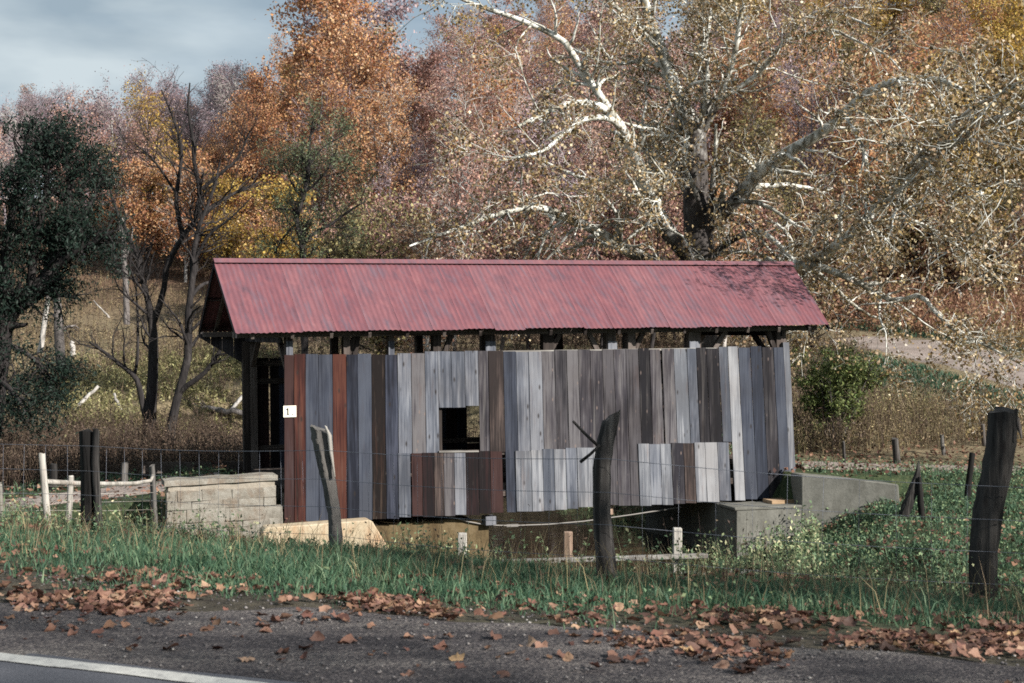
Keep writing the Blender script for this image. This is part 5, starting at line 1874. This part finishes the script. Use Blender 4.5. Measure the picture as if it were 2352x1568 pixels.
# ------------------------------------------------------------------ single trees left of the bridge
def traced_tree(name, base_px, Y, paths, label, bark_m, leaf_m, n1, n2, n3, l1, l2, l3, nleaf, s0, s1, seed, trop=0.03, width=0.7, spread=0.1, up=0.3, droop=0.0, wander=0.2, depth=1.5, thick=1.0):
    r = np.random.default_rng(seed)
    X = (base_px - CX) / F * Y
    base = Vector((X, Y, hz(X, Y) - 0.15))
    Ls = []
    for i, path in enumerate(paths):
        dy = 0.0 if i == 0 else r.uniform(-depth, depth)
        P, R = [], []
        for k, (x, y, rad_) in enumerate(path):
            P.append(tuple(at(x, y, Y + dy * k / (len(path) - 1)) - base))
            R.append(rad_ * thick)
        Ls.append(resample(P, R, 14))
    P0 = np.stack([l[0] for l in Ls])
    R0 = np.stack([l[1] for l in Ls])
    C1, Q1 = spawn(r, P0, R0, n1, 0.3, 1.0, *l1, 0.75, wander, trop, 8, 0.5, 0.012)
    allP, allR = np.concatenate([C1, P0[:, -8:]]), np.concatenate([Q1, R0[:, -8:]])
    C2, Q2 = spawn(r, allP, allR, n2, 0.15, 1.0, *l2, 0.7, wander, trop, 6, 0.55, 0.008)
    C3, Q3 = spawn(r, C2, Q2, n3, 0.1, 1.0, *l3, 0.65, wander, trop, 4, 0.6, 0.0055)
    wm = join_tubes(name + '_trunk', [(P0, R0, 8), (C1, Q1, 5), (C2, Q2, 4), (C3, Q3, 3)])
    lm = None
    if nleaf:
        V, q = leaves_on(r, C3, nleaf, spread, s0, s1, width=width, up=up, droop=droop)
        lm = leaf_mesh(name + '_crown', V, q)
    return tree_thing(name, base, wm, lm, bark_m, leaf_m, label)


traced_tree('forked_tree', 345, 41.0, [
    [(340, 1010, .2), (346, 940, .17), (351, 860, .15), (352, 783, .14), (350, 737, .12), (340, 690, .09), (327, 644, .08), (311, 578, .07), (289, 528, .055), (262, 470, .04), (245, 400, .025)],
    [(350, 745, .1), (374, 677, .09), (384, 610, .085), (417, 548, .08), (455, 494, .075), (459, 436, .07), (447, 386, .06), (444, 328, .05), (432, 250, .035), (436, 190, .02)],
    [(420, 545, .07), (408, 490, .065), (405, 447, .06), (417, 347, .045), (397, 270, .03), (370, 205, .02)],
    [(440, 515, .06), (463, 490, .055), (532, 447, .045), (598, 417, .025)],
    [(459, 436, .05), (513, 393, .04), (548, 359, .03), (575, 300, .02)],
    [(402, 440, .04), (355, 370, .03), (310, 330, .02)],
    [(334, 955, .1), (322, 900, .09), (311, 866, .08), (275, 836, .06), (232, 803, .045), (205, 786, .025)],
    [(309, 862, .05), (316, 816, .045), (316, 717, .035), (313, 661, .025), (322, 580, .015)],
], 'bare forked tree with dark slender stems left of the bridge', M['bark_dark'], None, 70, 280, 750, (1.0, 2.6), (0.6, 1.6), (0.3, 0.9), 0, 0, 0, 3, trop=0.06)
traced_tree('leaning_tree', 393, 40.0, [
    [(390, 1020, .15), (398, 950, .13), (418, 876, .12), (432, 816, .115), (433, 710, .1), (444, 634, .085), (448, 560, .075), (463, 500, .06), (490, 440, .045), (505, 370, .025)],
    [(410, 905, .085), (430, 885, .08), (463, 862, .07), (493, 826, .06), (512, 786, .045), (520, 740, .025)],
    [(433, 690, .06), (462, 655, .05), (505, 640, .035), (540, 600, .02)],
    [(446, 600, .05), (480, 540, .04), (530, 500, .03), (580, 450, .015)],
], 'bare dark tree leaning right beside the bridge portal', M['bark_dark'], None, 30, 120, 350, (0.8, 2.2), (0.5, 1.4), (0.3, 0.8), 0, 0, 0, 8, trop=0.06)
traced_tree('willow_tree', -25, 35.0, [
    [(-30, 1000, .34), (-14, 880, .3), (0, 800, .27), (12, 733, .25), (50, 684, .22), (99, 651, .2), (122, 618, .17), (136, 585, .15), (150, 510, .11), (160, 420, .07), (150, 350, .04)],
    [(122, 618, .12), (165, 585, .1), (215, 560, .07), (262, 530, .04)],
    [(136, 585, .1), (190, 500, .08), (225, 430, .05), (235, 380, .03)],
    [(20, 720, .15), (10, 620, .13), (25, 500, .1), (50, 400, .07), (60, 310, .04)],
    [(70, 672, .12), (80, 560, .1), (105, 440, .07), (110, 330, .04)],
    [(0, 780, .14), (-60, 640, .12), (-90, 500, .09), (-80, 380, .05)],
    [(-8, 840, .12), (-60, 760, .1), (-130, 650, .06)],
    [(0, 790, .08), (40, 800, .07), (85, 830, .05), (120, 870, .03)],
    [(-12, 870, .08), (20, 890, .06), (50, 930, .04)],
], 'dark green willow like tree crowding the left picture edge', M['bark_dark'], M['leaf_shaded'], 120, 700, 2600, (0.8, 1.7), (0.5, 1.1), (0.3, 0.8), 38000, 0.08, 0.16, 12, trop=-0.01, width=0.3, spread=0.13, droop=0.9)
traced_tree('sapling_tree', 705, 47.0, [
    [(706, 1010, .13), (700, 800, .12), (697, 640, .11), (696, 595, .1), (692, 547, .1), (680, 500, .09), (694, 464, .085), (708, 397, .07), (710, 337, .05), (718, 278, .025)],
    [(698, 555, .07), (730, 530, .06), (764, 512, .05), (800, 485, .04), (840, 462, .02)],
    [(706, 436, .05), (730, 415, .04), (752, 389, .03), (775, 340, .02)],
    [(685, 510, .05), (655, 540, .04), (630, 580, .025)],
    [(710, 380, .04), (740, 340, .03), (790, 310, .015)],
    [(700, 460, .04), (670, 420, .03), (655, 370, .015)],
], 'small sinuous tree with feathery grey green leaves above the roof', M['bark_dark'], M['leaf_sage'], 60, 300, 1400, (0.8, 2.0), (0.5, 1.2), (0.3, 0.7), 10000, 0.07, 0.13, 14, trop=0.03, width=0.3, spread=0.1)
traced_tree('dead_tree', 291, 70.0, [
    [(291, 745, .16), (290, 690, .15), (287, 620, .14), (283, 561, .12), (280, 500, .09)], [(286, 600, .05), (300, 560, .04), (305, 520, .02)]],
    'pale dead trunk standing on the brown slope', M['bark_grey'], None, 6, 20, 40, (0.5, 1.4), (0.3, 0.8), (0.2, 0.5), 0, 0, 0, 15)
traced_tree('dead_tree', 139, 52.0, [
    [(141, 850, .2), (136, 780, .18), (132, 700, .15), (126, 638, .12), (124, 590, .08)], [(128, 660, .07), (120, 620, .05), (112, 590, .03)]],
    'grey standing trunk behind the willow, the thicker of two', M['bark_grey'], None, 6, 20, 40, (0.5, 1.4), (0.3, 0.8), (0.2, 0.5), 0, 0, 0, 16)
traced_tree('dead_tree', 96, 53.0, [
    [(92, 810, .11), (98, 770, .1), (108, 700, .09), (119, 640, .07), (124, 600, .05)], [(112, 680, .04), (104, 640, .03), (100, 610, .02)]],
    'thin pale trunk slanting behind the willow', M['bark_pale'], None, 4, 14, 30, (0.5, 1.2), (0.3, 0.8), (0.2, 0.5), 0, 0, 0, 17)
traced_tree('dead_tree', 430, 90.0, [
    [(430, 700, .2), (428, 620, .17), (424, 540, .15), (420, 470, .1)], [(427, 600, .08), (440, 540, .06), (445, 500, .03)]],
    'grey trunk at the foot of the wood behind the leaning tree', M['bark_grey'], None, 8, 30, 60, (0.8, 2), (0.4, 1), (0.2, 0.6), 0, 0, 0, 18)

# roadside trees that stand out of view at the right and shade the verge
for k, (x, y, sc, fam, kk) in enumerate(((13.0, 2.3, 0.9, 'thin', 0), (18.5, 1.6, 0.95, 'full', 2), (26.0, -13.8, 1.65, 'thin', 0))):
    place_tree(fam, x, y, sc, 'bark_grey', 'leaf_olive', ('roadside tree out of view at right, nearest the verge', 'second roadside tree out of view at right on the verge side', 'tall thin tree out of view across the road behind the camera')[k], 'roadside trees shading the verge', kk)

# ------------------------------------------------------------------ green bush right of the bridge
bb = ground_hit(1915, 1012, 30)
r = np.random.default_rng(4)
n = 8
stems = []
for k in range(22):
    a = r.uniform(0, 2 * PI)
    out = r.uniform(0.2, 1.0)
    p = np.array([r.normal() * 0.12, r.normal() * 0.12, 0])
    d = np.array([math.cos(a) * out * 0.85, math.sin(a) * out * 0.7, 1.4])
    pts = [p + d * f * r.uniform(0.95, 1.05) * 1.35 + np.array([0, 0, -0.3 * f * f * out]) for f in np.linspace(0, 1, 5)]
    stems.append(resample(pts, [0.022, 0.018, 0.014, 0.01, 0.006], n))
P0 = np.stack([s_[0] for s_ in stems]) * 1.35
R0b = np.stack([s_[1] for s_ in stems])
C1, Q1 = spawn(r, P0, R0b, 300, 0.15, 1.0, 0.4, 1.2, 0.7, 0.2, 0.0, 6, 0.6, 0.005)
C2, Q2 = spawn(r, C1, Q1, 700, 0.15, 1.0, 0.15, 0.45, 0.7, 0.2, 0.0, 4, 0.6, 0.004)
V, q = leaves_on(r, C2, 9500, 0.06, 0.08, 0.16, width=0.36, up=0.5, droop=0.3)
tree_thing('green_bush', bb, join_tubes('bush_stems', [(P0, R0b, 5), (C1, Q1, 3), (C2, Q2, 3)]), leaf_mesh('bush_leaves', V, q), M['bark_grey'], M['leaf_green'],
           'rounded green leafy bush right of the bridge end', 'bush')

# ------------------------------------------------------------------ ground cover
rg = np.random.default_rng(123)


def blades(X, Y, h, w, lean_amt, name, m, dz=0.0):
    """Bent grass blades at (X, Y): a quad below and a triangle above."""
    N = len(X)
    Z = hgt(X, Y) + dz
    a = rg.random(N) * 2 * PI
    b = rg.random(N) * 2 * PI
    wx, wy = np.cos(a) * w / 2, np.sin(a) * w / 2
    lx, ly = np.cos(b) * h * lean_amt, np.sin(b) * h * lean_amt
    o = np.zeros(N)
    base = np.stack([X, Y, Z], -1)
    wv = np.stack([wx, wy, o], -1)
    mid = base + np.stack([lx * 0.3, ly * 0.3, h * 0.55], -1)
    tip = base + np.stack([lx, ly, h * (1 - 0.35 * lean_amt ** 2)], -1)
    V = np.stack([base - wv, base + wv, mid + wv * 0.75, mid - wv * 0.75, tip], 1).reshape(-1, 3)
    i = np.arange(N) * 5
    quads = np.stack([i, i + 1, i + 2, i + 3], -1)
    tris = np.stack([i + 3, i + 2, i + 4], -1)
    loops = np.concatenate([quads, tris], 1).ravel()
    sizes = np.tile([4, 3], N)
    o_ = link(name, np_mesh(name, V, loops, sizes), None, m)
    return tag(o_, kind='stuff')


def sample_road(N, s0, s1, pw=1.0):
    """Points of the verge seen by the camera, by distance from the road line."""
    s = s0 + (s1 - s0) * rg.random(N) ** pw
    tmin, tmax = -11.0, 14.0
    t = tmin + (tmax - tmin) * rg.random(N)
    X = R0[0] + RT[0] * t + RN[0] * s
    Y = R0[1] + RT[1] * t + RN[1] * s
    k = (np.abs(X) < 0.385 * Y + 1.2) & (Y > 3)
    return X[k], Y[k], s[k]


# verge grass
X, Y, s = sample_road(300000, 1.4, 9.5)
edge = 2.35 + 0.2 * X + fbm(X * 0.8, Y * 0.8, 71) * 1.2
dens = np.clip((s - edge) / 0.7, 0, 1) * np.clip(0.75 + fbm(X * 1.1, Y * 1.1, 72) * 1.3, 0.1, 1) * np.clip(1.15 - (s - 6.8) / 3.5, 0.25, 1)
k = rg.random(len(X)) < dens
X, Y, s = X[k], Y[k], s[k]
h = (0.05 + 0.14 * rg.random(len(X)) ** 1.7) * np.clip(0.75 + fbm(X * 0.6, Y * 0.6, 73) * 1.2, 0.35, 1.5) * np.interp(s, [2.0, 3.2, 5.0, 6.5, 9], [0.9, 1.35, 1.05, 0.62, 0.55]) * (1 + 0.9 * (rg.random(len(X)) < 0.04))
go = blades(X, Y, h, 0.006 + 0.005 * rg.random(len(X)), 0.25 + 0.7 * rg.random(len(X)), 'verge_grass', M['grass'])
go['label'] = 'green grass of the roadside verge'
print('verge blades', len(X))
# taller seed stalks
X, Y, s = sample_road(6000, 3.2, 9.0)
h = 0.15 + 0.3 * rg.random(len(X)) ** 2
so = blades(X, Y, h, np.full(len(X), 0.006), 0.2 + 0.5 * rg.random(len(X)), 'grass_stalks', M['weed_tan'])
so['label'] = 'pale dry grass stalks in the verge'


def carpet(N, region, name, m, label, s0, s1, h0, h1, width=0.6, up=0.8):
    """Low broad-leaved cover: leaf faces near the ground."""
    X, Y = region(N)
    C = np.stack([X, Y, hgt(X, Y) + h0 + (h1 - h0) * rg.random(len(X)) ** 1.6], -1)
    V, q = leaf_arrays(rg, C, s0 + (s1 - s0) * rg.random(len(X)), width=width, up=up)
    o = link(name, leaf_mesh(name, V, q), None, m)
    tag(o, kind='stuff')
    o['label'] = label
    return o


def reg_verge(N):
    X, Y, s = sample_road(N, 3.0, 9.0)
    k = (rg.random(len(X)) < np.clip(0.35 + fbm(X * 0.7, Y * 0.7, 75) * 1.6, 0, 1))
    return X[k], Y[k]


def wedge(N, y0, y1, px0, px1, pw=1.0):
    Y = y0 + (y1 - y0) * rg.random(N) ** pw
    px = px0 + (px1 - px0) * rg.random(N)
    return (px - CX) / F * Y, Y


def off_way(X, Y, pad=0.2):
    u, v = bridge_uv(X, Y)
    k = ~((u > -0.6) & (u < 11.9) & (v > -0.8) & (v < 5.2))
    k &= ~((v > 0.6 - pad) & (v < 3.6 + pad) & (Y < 45) & (u > -22) & (u < 30) & (rg.random(len(X)) < 0.85))
    k &= chan_d(X, Y) > 2.4
    return k


def reg_bank_r(N):
    X, Y = wedge(N, 13.0, 36.0, 1500, 2480, 0.8)
    k = off_way(X, Y) & (rg.random(len(X)) < np.clip(0.6 + fbm(X * 0.6, Y * 0.6, 76) * 1.4, 0.05, 1))
    return X[k], Y[k]


def reg_bank_l(N):
    X, Y = wedge(N, 15.0, 31.0, -120, 1150, 0.8)
    k = off_way(X, Y) & (rg.random(len(X)) < np.clip(0.6 + fbm(X * 0.6, Y * 0.6, 77) * 1.4, 0.05, 1))
    return X[k], Y[k]


carpet(9000, reg_verge, 'verge_clover', M['clover'], 'broad leaved weeds among the verge grass', 0.02, 0.05, 0.01, 0.14)
carpet(70000, reg_bank_r, 'bank_weeds', M['clover'], 'low green weeds covering the right bank', 0.03, 0.085, 0.0, 0.16)
carpet(46000, reg_bank_l, 'bank_weeds', M['clover'], 'low green weeds before the masonry wall', 0.03, 0.085, 0.0, 0.2)
X, Y = reg_bank_r(60000)
o = blades(X, Y, 0.07 + 0.16 * rg.random(len(X)), 0.012 + 0.008 * rg.random(len(X)), 0.3 + 0.6 * rg.random(len(X)), 'bank_grass', M['grass'])
o['label'] = 'short grass of the right bank'
X, Y = reg_bank_l(50000)
o = blades(X, Y, 0.08 + 0.2 * rg.random(len(X)), 0.012 + 0.008 * rg.random(len(X)), 0.3 + 0.6 * rg.random(len(X)), 'bank_grass', M['grass'])
o['label'] = 'grass between the fence and the masonry wall'


def reg_bed(N):
    X, Y = wedge(N, 31.0, 44.0, 1000, 1720)
    u, v = bridge_uv(X, Y)
    d = chan_d(X, Y)
    k = (v > 4.4) & (d > 2.2)
    return X[k], Y[k]


carpet(12000, reg_bed, 'bank_weeds', M['clover'], 'leafy weeds on the stream bank seen under the bridge', 0.06, 0.14, 0.0, 0.5)


def weeds(N, region, name, m, label, h0, h1, nl, s0, s1, wst=0.012, width=0.4):
    """Dry stalks with scattered small leaves, one mass."""
    X, Y = region(N)
    n = len(X)
    Z = hgt(X, Y)
    h = h0 + (h1 - h0) * rg.random(n) ** 1.3
    P = np.zeros((n, 4, 3))
    d = rg.normal(size=(n, 2)) * 0.12
    for j, f in enumerate((0, 0.35, 0.7, 1.0)):
        P[:, j] = np.stack([X + d[:, 0] * h * f * (0.5 + f), Y + d[:, 1] * h * f * (0.5 + f), Z + h * f - 0.05 * (j == 0)], -1)
    R = np.repeat(np.linspace(1, 0.35, 4)[None], n, 0) * wst / 2
    V1, q1 = tubes(P, R, 3)
    V2, q2 = leaves_on(rg, P, n * nl, 0.05, s0, s1, t0=0.2, width=width, up=0.4)
    V, q = np.concatenate([V1, V2]), np.concatenate([q1, q2 + len(V1)])
    o = link(name, leaf_mesh(name, V, q), None, m)
    tag(o, kind='stuff')
    o['label'] = label
    return o


def reg_crest(N):
    X, Y, s = sample_road(N, 6.2, 10.5)
    k = rg.random(len(X)) < np.clip(0.25 + fbm(X * 0.9, Y * 0.9, 87) * 2.2, 0.02, 1)
    px = CX + F * X / Y
    k &= ~((px > 540) & (px < 930) & (rg.random(len(X)) < 0.8))
    return X[k], Y[k]


weeds(2600, reg_crest, 'crest_weeds', M['clover'], 'leafy weeds standing along the wire fence', 0.12, 0.42, 9, 0.025, 0.06, 0.006, 0.5)
weeds(900, reg_crest, 'crest_weeds', M['weed_brown'], 'dry brown weed stalks along the wire fence', 0.2, 0.6, 6, 0.02, 0.045, 0.006, 0.5)


def reg_water_edge(N):
    X, Y = wedge(N, 22.0, 34.0, 850, 1900)
    d = chan_d(X, Y)
    u, v = bridge_uv(X, Y)
    k = (d > 1.6) & (d < 5.5) & ~((u > -1) & (u < 12) & (v > -0.1) & (v < 4.6)) & ~((u > 9.2) & (v > -1.0))
    return X[k], Y[k]


weeds(1500, reg_water_edge, 'stream_weeds', M['clover'], 'rank green weeds along the stream before the bridge', 0.3, 0.9, 12, 0.05, 0.11, 0.01, 0.5)


def reg_brown(N):
    X, Y = wedge(N, 31.5, 42.0, -120, 640, 0.9)
    u, v = bridge_uv(X, Y)
    k = ~((v < 5.0)) | (Y > 37)
    k &= chan_d(X, Y) > 2.6
    return X[k], Y[k]


def reg_slope_l(N):
    X, Y = wedge(N, 40.0, 100.0, -120, 640, 0.7)
    k = rg.random(len(X)) < np.clip(0.55 + fbm(X * 0.25, Y * 0.25, 81) * 1.6, 0.05, 1)
    k &= chan_d(X, Y) > 2.6
    return X[k], Y[k]


def reg_yellow(N):
    X, Y = wedge(N, 40.0, 62.0, 140, 640, 0.8)
    k = rg.random(len(X)) < np.clip(0.3 + fbm(X * 0.35, Y * 0.35, 82) * 2.2, 0.0, 1)
    k &= chan_d(X, Y) > 2.6
    return X[k], Y[k]


def reg_slope_r(N):
    X, Y = wedge(N, 36.0, 66.0, 1780, 2500, 0.8)
    u, v = bridge_uv(X, Y)
    k = (v > 6.2)
    k &= np.array([lane_dist(a, b) > (7.5 if b < 62 else 3.6) for a, b in zip(X, Y)])
    return X[k], Y[k]


def reg_gold(N):
    X, Y = reg_slope_r(N)
    k = rg.random(len(X)) < np.clip(0.2 + fbm(X * 0.4, Y * 0.4, 84) * 2.4, 0.0, 1)
    return X[k], Y[k]


def reg_back(N):
    X, Y = wedge(N, 36.0, 80.0, 560, 2000, 0.8)
    u, v = bridge_uv(X, Y)
    k = (v > 5.6) & (chan_d(X, Y) > 2.6)
    k &= np.array([lane_dist(a, b) > 3.6 for a, b in zip(X, Y)])
    return X[k], Y[k]


weeds(6500, reg_brown, 'brown_weeds', M['weed_brown'], 'thicket of tall brown weeds left of the bridge', 0.5, 1.25, 7, 0.04, 0.09)
weeds(11000, reg_slope_l, 'dry_grass', M['weed_tan'], 'dry tan grass on the slope under the bare trees', 0.25, 0.7, 3, 0.06, 0.14, 0.02)
weeds(7000, reg_slope_l, 'brown_weeds', M['weed_brown'], 'brown weeds scattered up the left slope', 0.3, 0.9, 5, 0.06, 0.12, 0.02)
weeds(6000, reg_yellow, 'pale_brambles', M['weed_yellow'], 'pale yellow green brambles beside the portal', 0.2, 0.6, 6, 0.07, 0.16, 0.014, 0.5)
weeds(9000, reg_slope_r, 'dry_grass', M['weed_tan'], 'tall dry grass on the right bank below the lane', 0.35, 0.9, 4, 0.05, 0.12, 0.016)


def reg_lane_edge(N):
    X, Y = wedge(N, 44.0, 78.0, 1800, 2500, 0.9)
    k = np.array([3.2 < lane_dist(a, b) < 9.0 for a, b in zip(X, Y)])
    return X[k], Y[k]


X, Y = reg_lane_edge(40000)
o = blades(X, Y, 0.08 + 0.2 * rg.random(len(X)), 0.03 + 0.02 * rg.random(len(X)), 0.3 + 0.6 * rg.random(len(X)), 'lane_edge_grass', M['grass'])
o['label'] = 'short grass along the gravel lane'
weeds(3500, reg_slope_r, 'brown_weeds', M['weed_brown'], 'brown seed heads on the right bank', 0.6, 1.2, 6, 0.04, 0.09, 0.016)
weeds(3200, reg_gold, 'yellow_weeds', M['weed_yellow'], 'yellow flowering weeds right of the green bush', 0.5, 1.1, 8, 0.05, 0.1, 0.014)
weeds(7000, reg_back, 'thicket', M['weed_brown'], 'brown undergrowth behind the bridge', 0.4, 1.4, 7, 0.07, 0.15, 0.02)


def reg_far_r(N):
    X, Y = wedge(N, 66.0, 92.0, 1850, 2500)
    k = np.array([lane_dist(a, b) > 3.4 for a, b in zip(X, Y)])
    return X[k], Y[k]


weeds(3200, reg_far_r, 'thicket', M['leaf_rust'], 'dark brush at the foot of the wood above the lane', 0.6, 2.4, 9, 0.1, 0.22, 0.03, 0.7)

# pebbles on the shoulder
N = 9000
t_ = -9 + 18 * rg.random(N)
s_ = 0.15 + 2.2 * rg.random(N)
X = R0[0] + RT[0] * t_ + RN[0] * s_
Y = R0[1] + RT[1] * t_ + RN[1] * s_
k = np.abs(X) < 0.39 * Y + 0.4
X, Y, s_ = X[k], Y[k], s_[k]
n = len(X)
r_ = 0.003 + 0.011 * rg.random(n) ** 3
C = np.stack([X, Y, hgt(X, Y) + np.interp(s_, [0, 2.0, 2.6], [0.012, 0.02, 0.0]) + r_ * 0.3], -1)
oct_ = np.array([(1, 0, 0), (0, 1, 0), (-1, 0, 0), (0, -1, 0), (0, 0, 0.7), (0, 0, -0.7)], float)
V = C[:, None] + oct_[None] * r_[:, None, None] * rg.uniform(0.6, 1.25, (n, 6, 1))
f = np.array([(0, 1, 4), (1, 2, 4), (2, 3, 4), (3, 0, 4), (1, 0, 5), (2, 1, 5), (3, 2, 5), (0, 3, 5)])
q = (np.arange(n) * 6)[:, None, None] + f[None]
mp_, tp = new_mat('pebble')
gp = node(tp, 'ShaderNodeNewGeometry')
cp = ramp(tp, gp.outputs['Random Per Island'], [(0.0, (0.05, 0.047, 0.05)), (0.5, (0.12, 0.11, 0.112)), (0.93, (0.19, 0.175, 0.17)), (1.0, (0.36, 0.34, 0.32))])
finish(tp, cp, 0.9)
po = link('pebbles', np_mesh('pebbles', V.reshape(-1, 3), q.ravel(), np.full(n * 8, 3)), None, mp_)
tag(po, kind='stuff')
po['label'] = 'loose grit and pebbles of the road shoulder'


# ------------------------------------------------------------------ fallen leaves
def leaf_shape(seed):
    """A dry lobed leaf, crumpled: two rings of faces about its middle."""
    r = random.Random(seed)
    n = 15
    out = []
    skew = r.uniform(0.7, 1.0)
    for k in range(n):
        a = 2 * PI * k / n + PI / 2
        lobe = (1.0, 0.76, 0.87)[k % 3]
        if k in (6, 7, 8, 9):
            lobe *= 0.75
        lobe *= r.uniform(0.78, 1.12)
        out.append((math.cos(a) * lobe * skew, math.sin(a) * lobe))
    cu, cv, ph = r.uniform(0.05, 0.75), r.uniform(-0.35, 0.4), r.uniform(0, PI)
    w1, w2 = r.uniform(0, 6), r.uniform(0, 6)
    vs, fs = [(0, 0, 0.0)], []

    def zz(x, y):
        xr = x * math.cos(ph) + y * math.sin(ph)
        yr = -x * math.sin(ph) + y * math.cos(ph)
        return cu * xr * xr + cv * yr * yr + 0.16 * math.sin(4.2 * xr + w1) * math.cos(3.4 * yr + w2)
    for x, y in out:
        vs.append((x * 0.5, y * 0.5, zz(x * 0.5, y * 0.5) + r.uniform(-0.09, 0.09)))
    for x, y in out:
        f = r.uniform(0.85, 1.0)
        vs.append((x * f, y * f, zz(x, y) + r.uniform(-0.2, 0.2)))
    for k in range(n):
        k2 = (k + 1) % n
        fs.append((0, 1 + k, 1 + k2))
        fs.append((1 + k, 1 + n + k, 1 + n + k2, 1 + k2))
    zm = sorted(v[2] for v in vs)[4]
    vs = [(x, y, z - zm) for x, y, z in vs]
    return vs, fs


shapes = [leaf_shape(200 + k) for k in range(18)]
meshes = []
for vs, fs in shapes:
    me = bpy.data.meshes.new('fallen_leaf')
    me.from_pydata(vs, [], fs)
    me.polygons.foreach_set('use_smooth', [True] * len(fs))
    me.update()
    me.materials.append(M['fallen_single'])
    meshes.append(me)
pool = []
rl_ = random.Random(8)
while len(pool) < 4600:
    t1 = rl_.uniform(-10, 11)
    s1 = None
    xa = R0[0] + RT[0] * t1 + RN[0] * 2.2
    s1 = rl_.gauss(2.2 + 0.2 * xa, 0.8) if rl_.random() < 0.85 else rl_.uniform(1.0, 9.0)
    x = R0[0] + RT[0] * t1 + RN[0] * s1
    y = R0[1] + RT[1] * t1 + RN[1] * s1
    if abs(x) > 0.385 * y + 0.3:
        continue
    dens = 0.42 + 2.0 * float(fbm(np.array(x * 1.3), np.array(y * 1.3), 91))
    lo = 1.45 + 0.2 * x + 1.3 * float(fbm(np.array(x * 0.9), np.array(1.0), 94))
    if (s1 < lo and rl_.random() > 0.13) or s1 < 0.3 or rl_.random() > max(0.08, dens):
        continue
    pool.append((x, y, s1, rl_.choice((0.012, 0.016, 0.02, 0.026, 0.032, 0.04, 0.048, 0.057, 0.066)) * rl_.uniform(0.8, 1.15)))
pool.sort(key=lambda p: p[3] / p[1], reverse=True)
for i, (x, y, s1, r1) in enumerate(pool[:300]):
    o = bpy.data.objects.new('fallen_leaf', meshes[i % len(meshes)])
    COL.objects.link(o)
    o.parent = gravel if s1 < 2.4 else ground
    lift = float(np.interp(s1, [0, 2.0, 2.8, 9], [0.018, 0.024, 0.024, 0.045]))
    o.location = (x, y, hz(x, y) + lift)
    o.rotation_euler = (rl_.gauss(0, 0.32), rl_.gauss(0, 0.32), rl_.uniform(0, 2 * PI))
    o.scale = (r1, r1 * rl_.uniform(0.75, 1.0), r1 * 0.7)
Vs, Ls, Ss, off = [], [], [], 0
for i, (x, y, s1, r1) in enumerate(pool[300:]):
    vs, fs = shapes[i % len(shapes)]
    lift = float(np.interp(s1, [0, 2.0, 2.8, 9], [0.022, 0.03, 0.03, 0.05]))
    mt = Matrix.Translation((x, y, hz(x, y) + lift)) @ Euler((rl_.gauss(0, 0.32), rl_.gauss(0, 0.32), rl_.uniform(0, 6.28))).to_matrix().to_4x4() @ Matrix.Diagonal((r1, r1 * 0.85, r1 * 0.7, 1))
    A = np.array(mt)
    vv = np.array(vs) @ A[:3, :3].T + A[:3, 3]
    Vs.append(vv)
    for f_ in fs:
        Ls += [k + off for k in f_]
        Ss.append(len(f_))
    off += len(vs)
lo_ = link('leaf_litter', np_mesh('leaf_litter', np.concatenate(Vs), np.array(Ls), np.array(Ss), smooth=True), None, M['fallen'])
tag(lo_, kind='stuff')
lo_['label'] = 'dry brown leaves drifted along the verge'


# small leaves strewn over banks and paths
def strewn(N, region, label, s0=0.06, s1=0.14):
    X, Y = region(N)
    C = np.stack([X, Y, hgt(X, Y) + 0.03 + 0.07 * rg.random(len(X))], -1)
    V, q = leaf_arrays(rg, C, s0 + (s1 - s0) * rg.random(len(X)), width=0.8, up=2.0)
    o = link('leaf_litter', leaf_mesh('leaf_litter', V, q), None, M['fallen'])
    tag(o, kind='stuff')
    o['label'] = label


strewn(5200, lambda N: wedge(N, 13, 44, 1600, 2480, 0.9), 'fallen leaves strewn over the right bank and path')
strewn(3000, lambda N: wedge(N, 15, 34, -100, 1000, 0.9), 'fallen leaves strewn before the masonry wall')
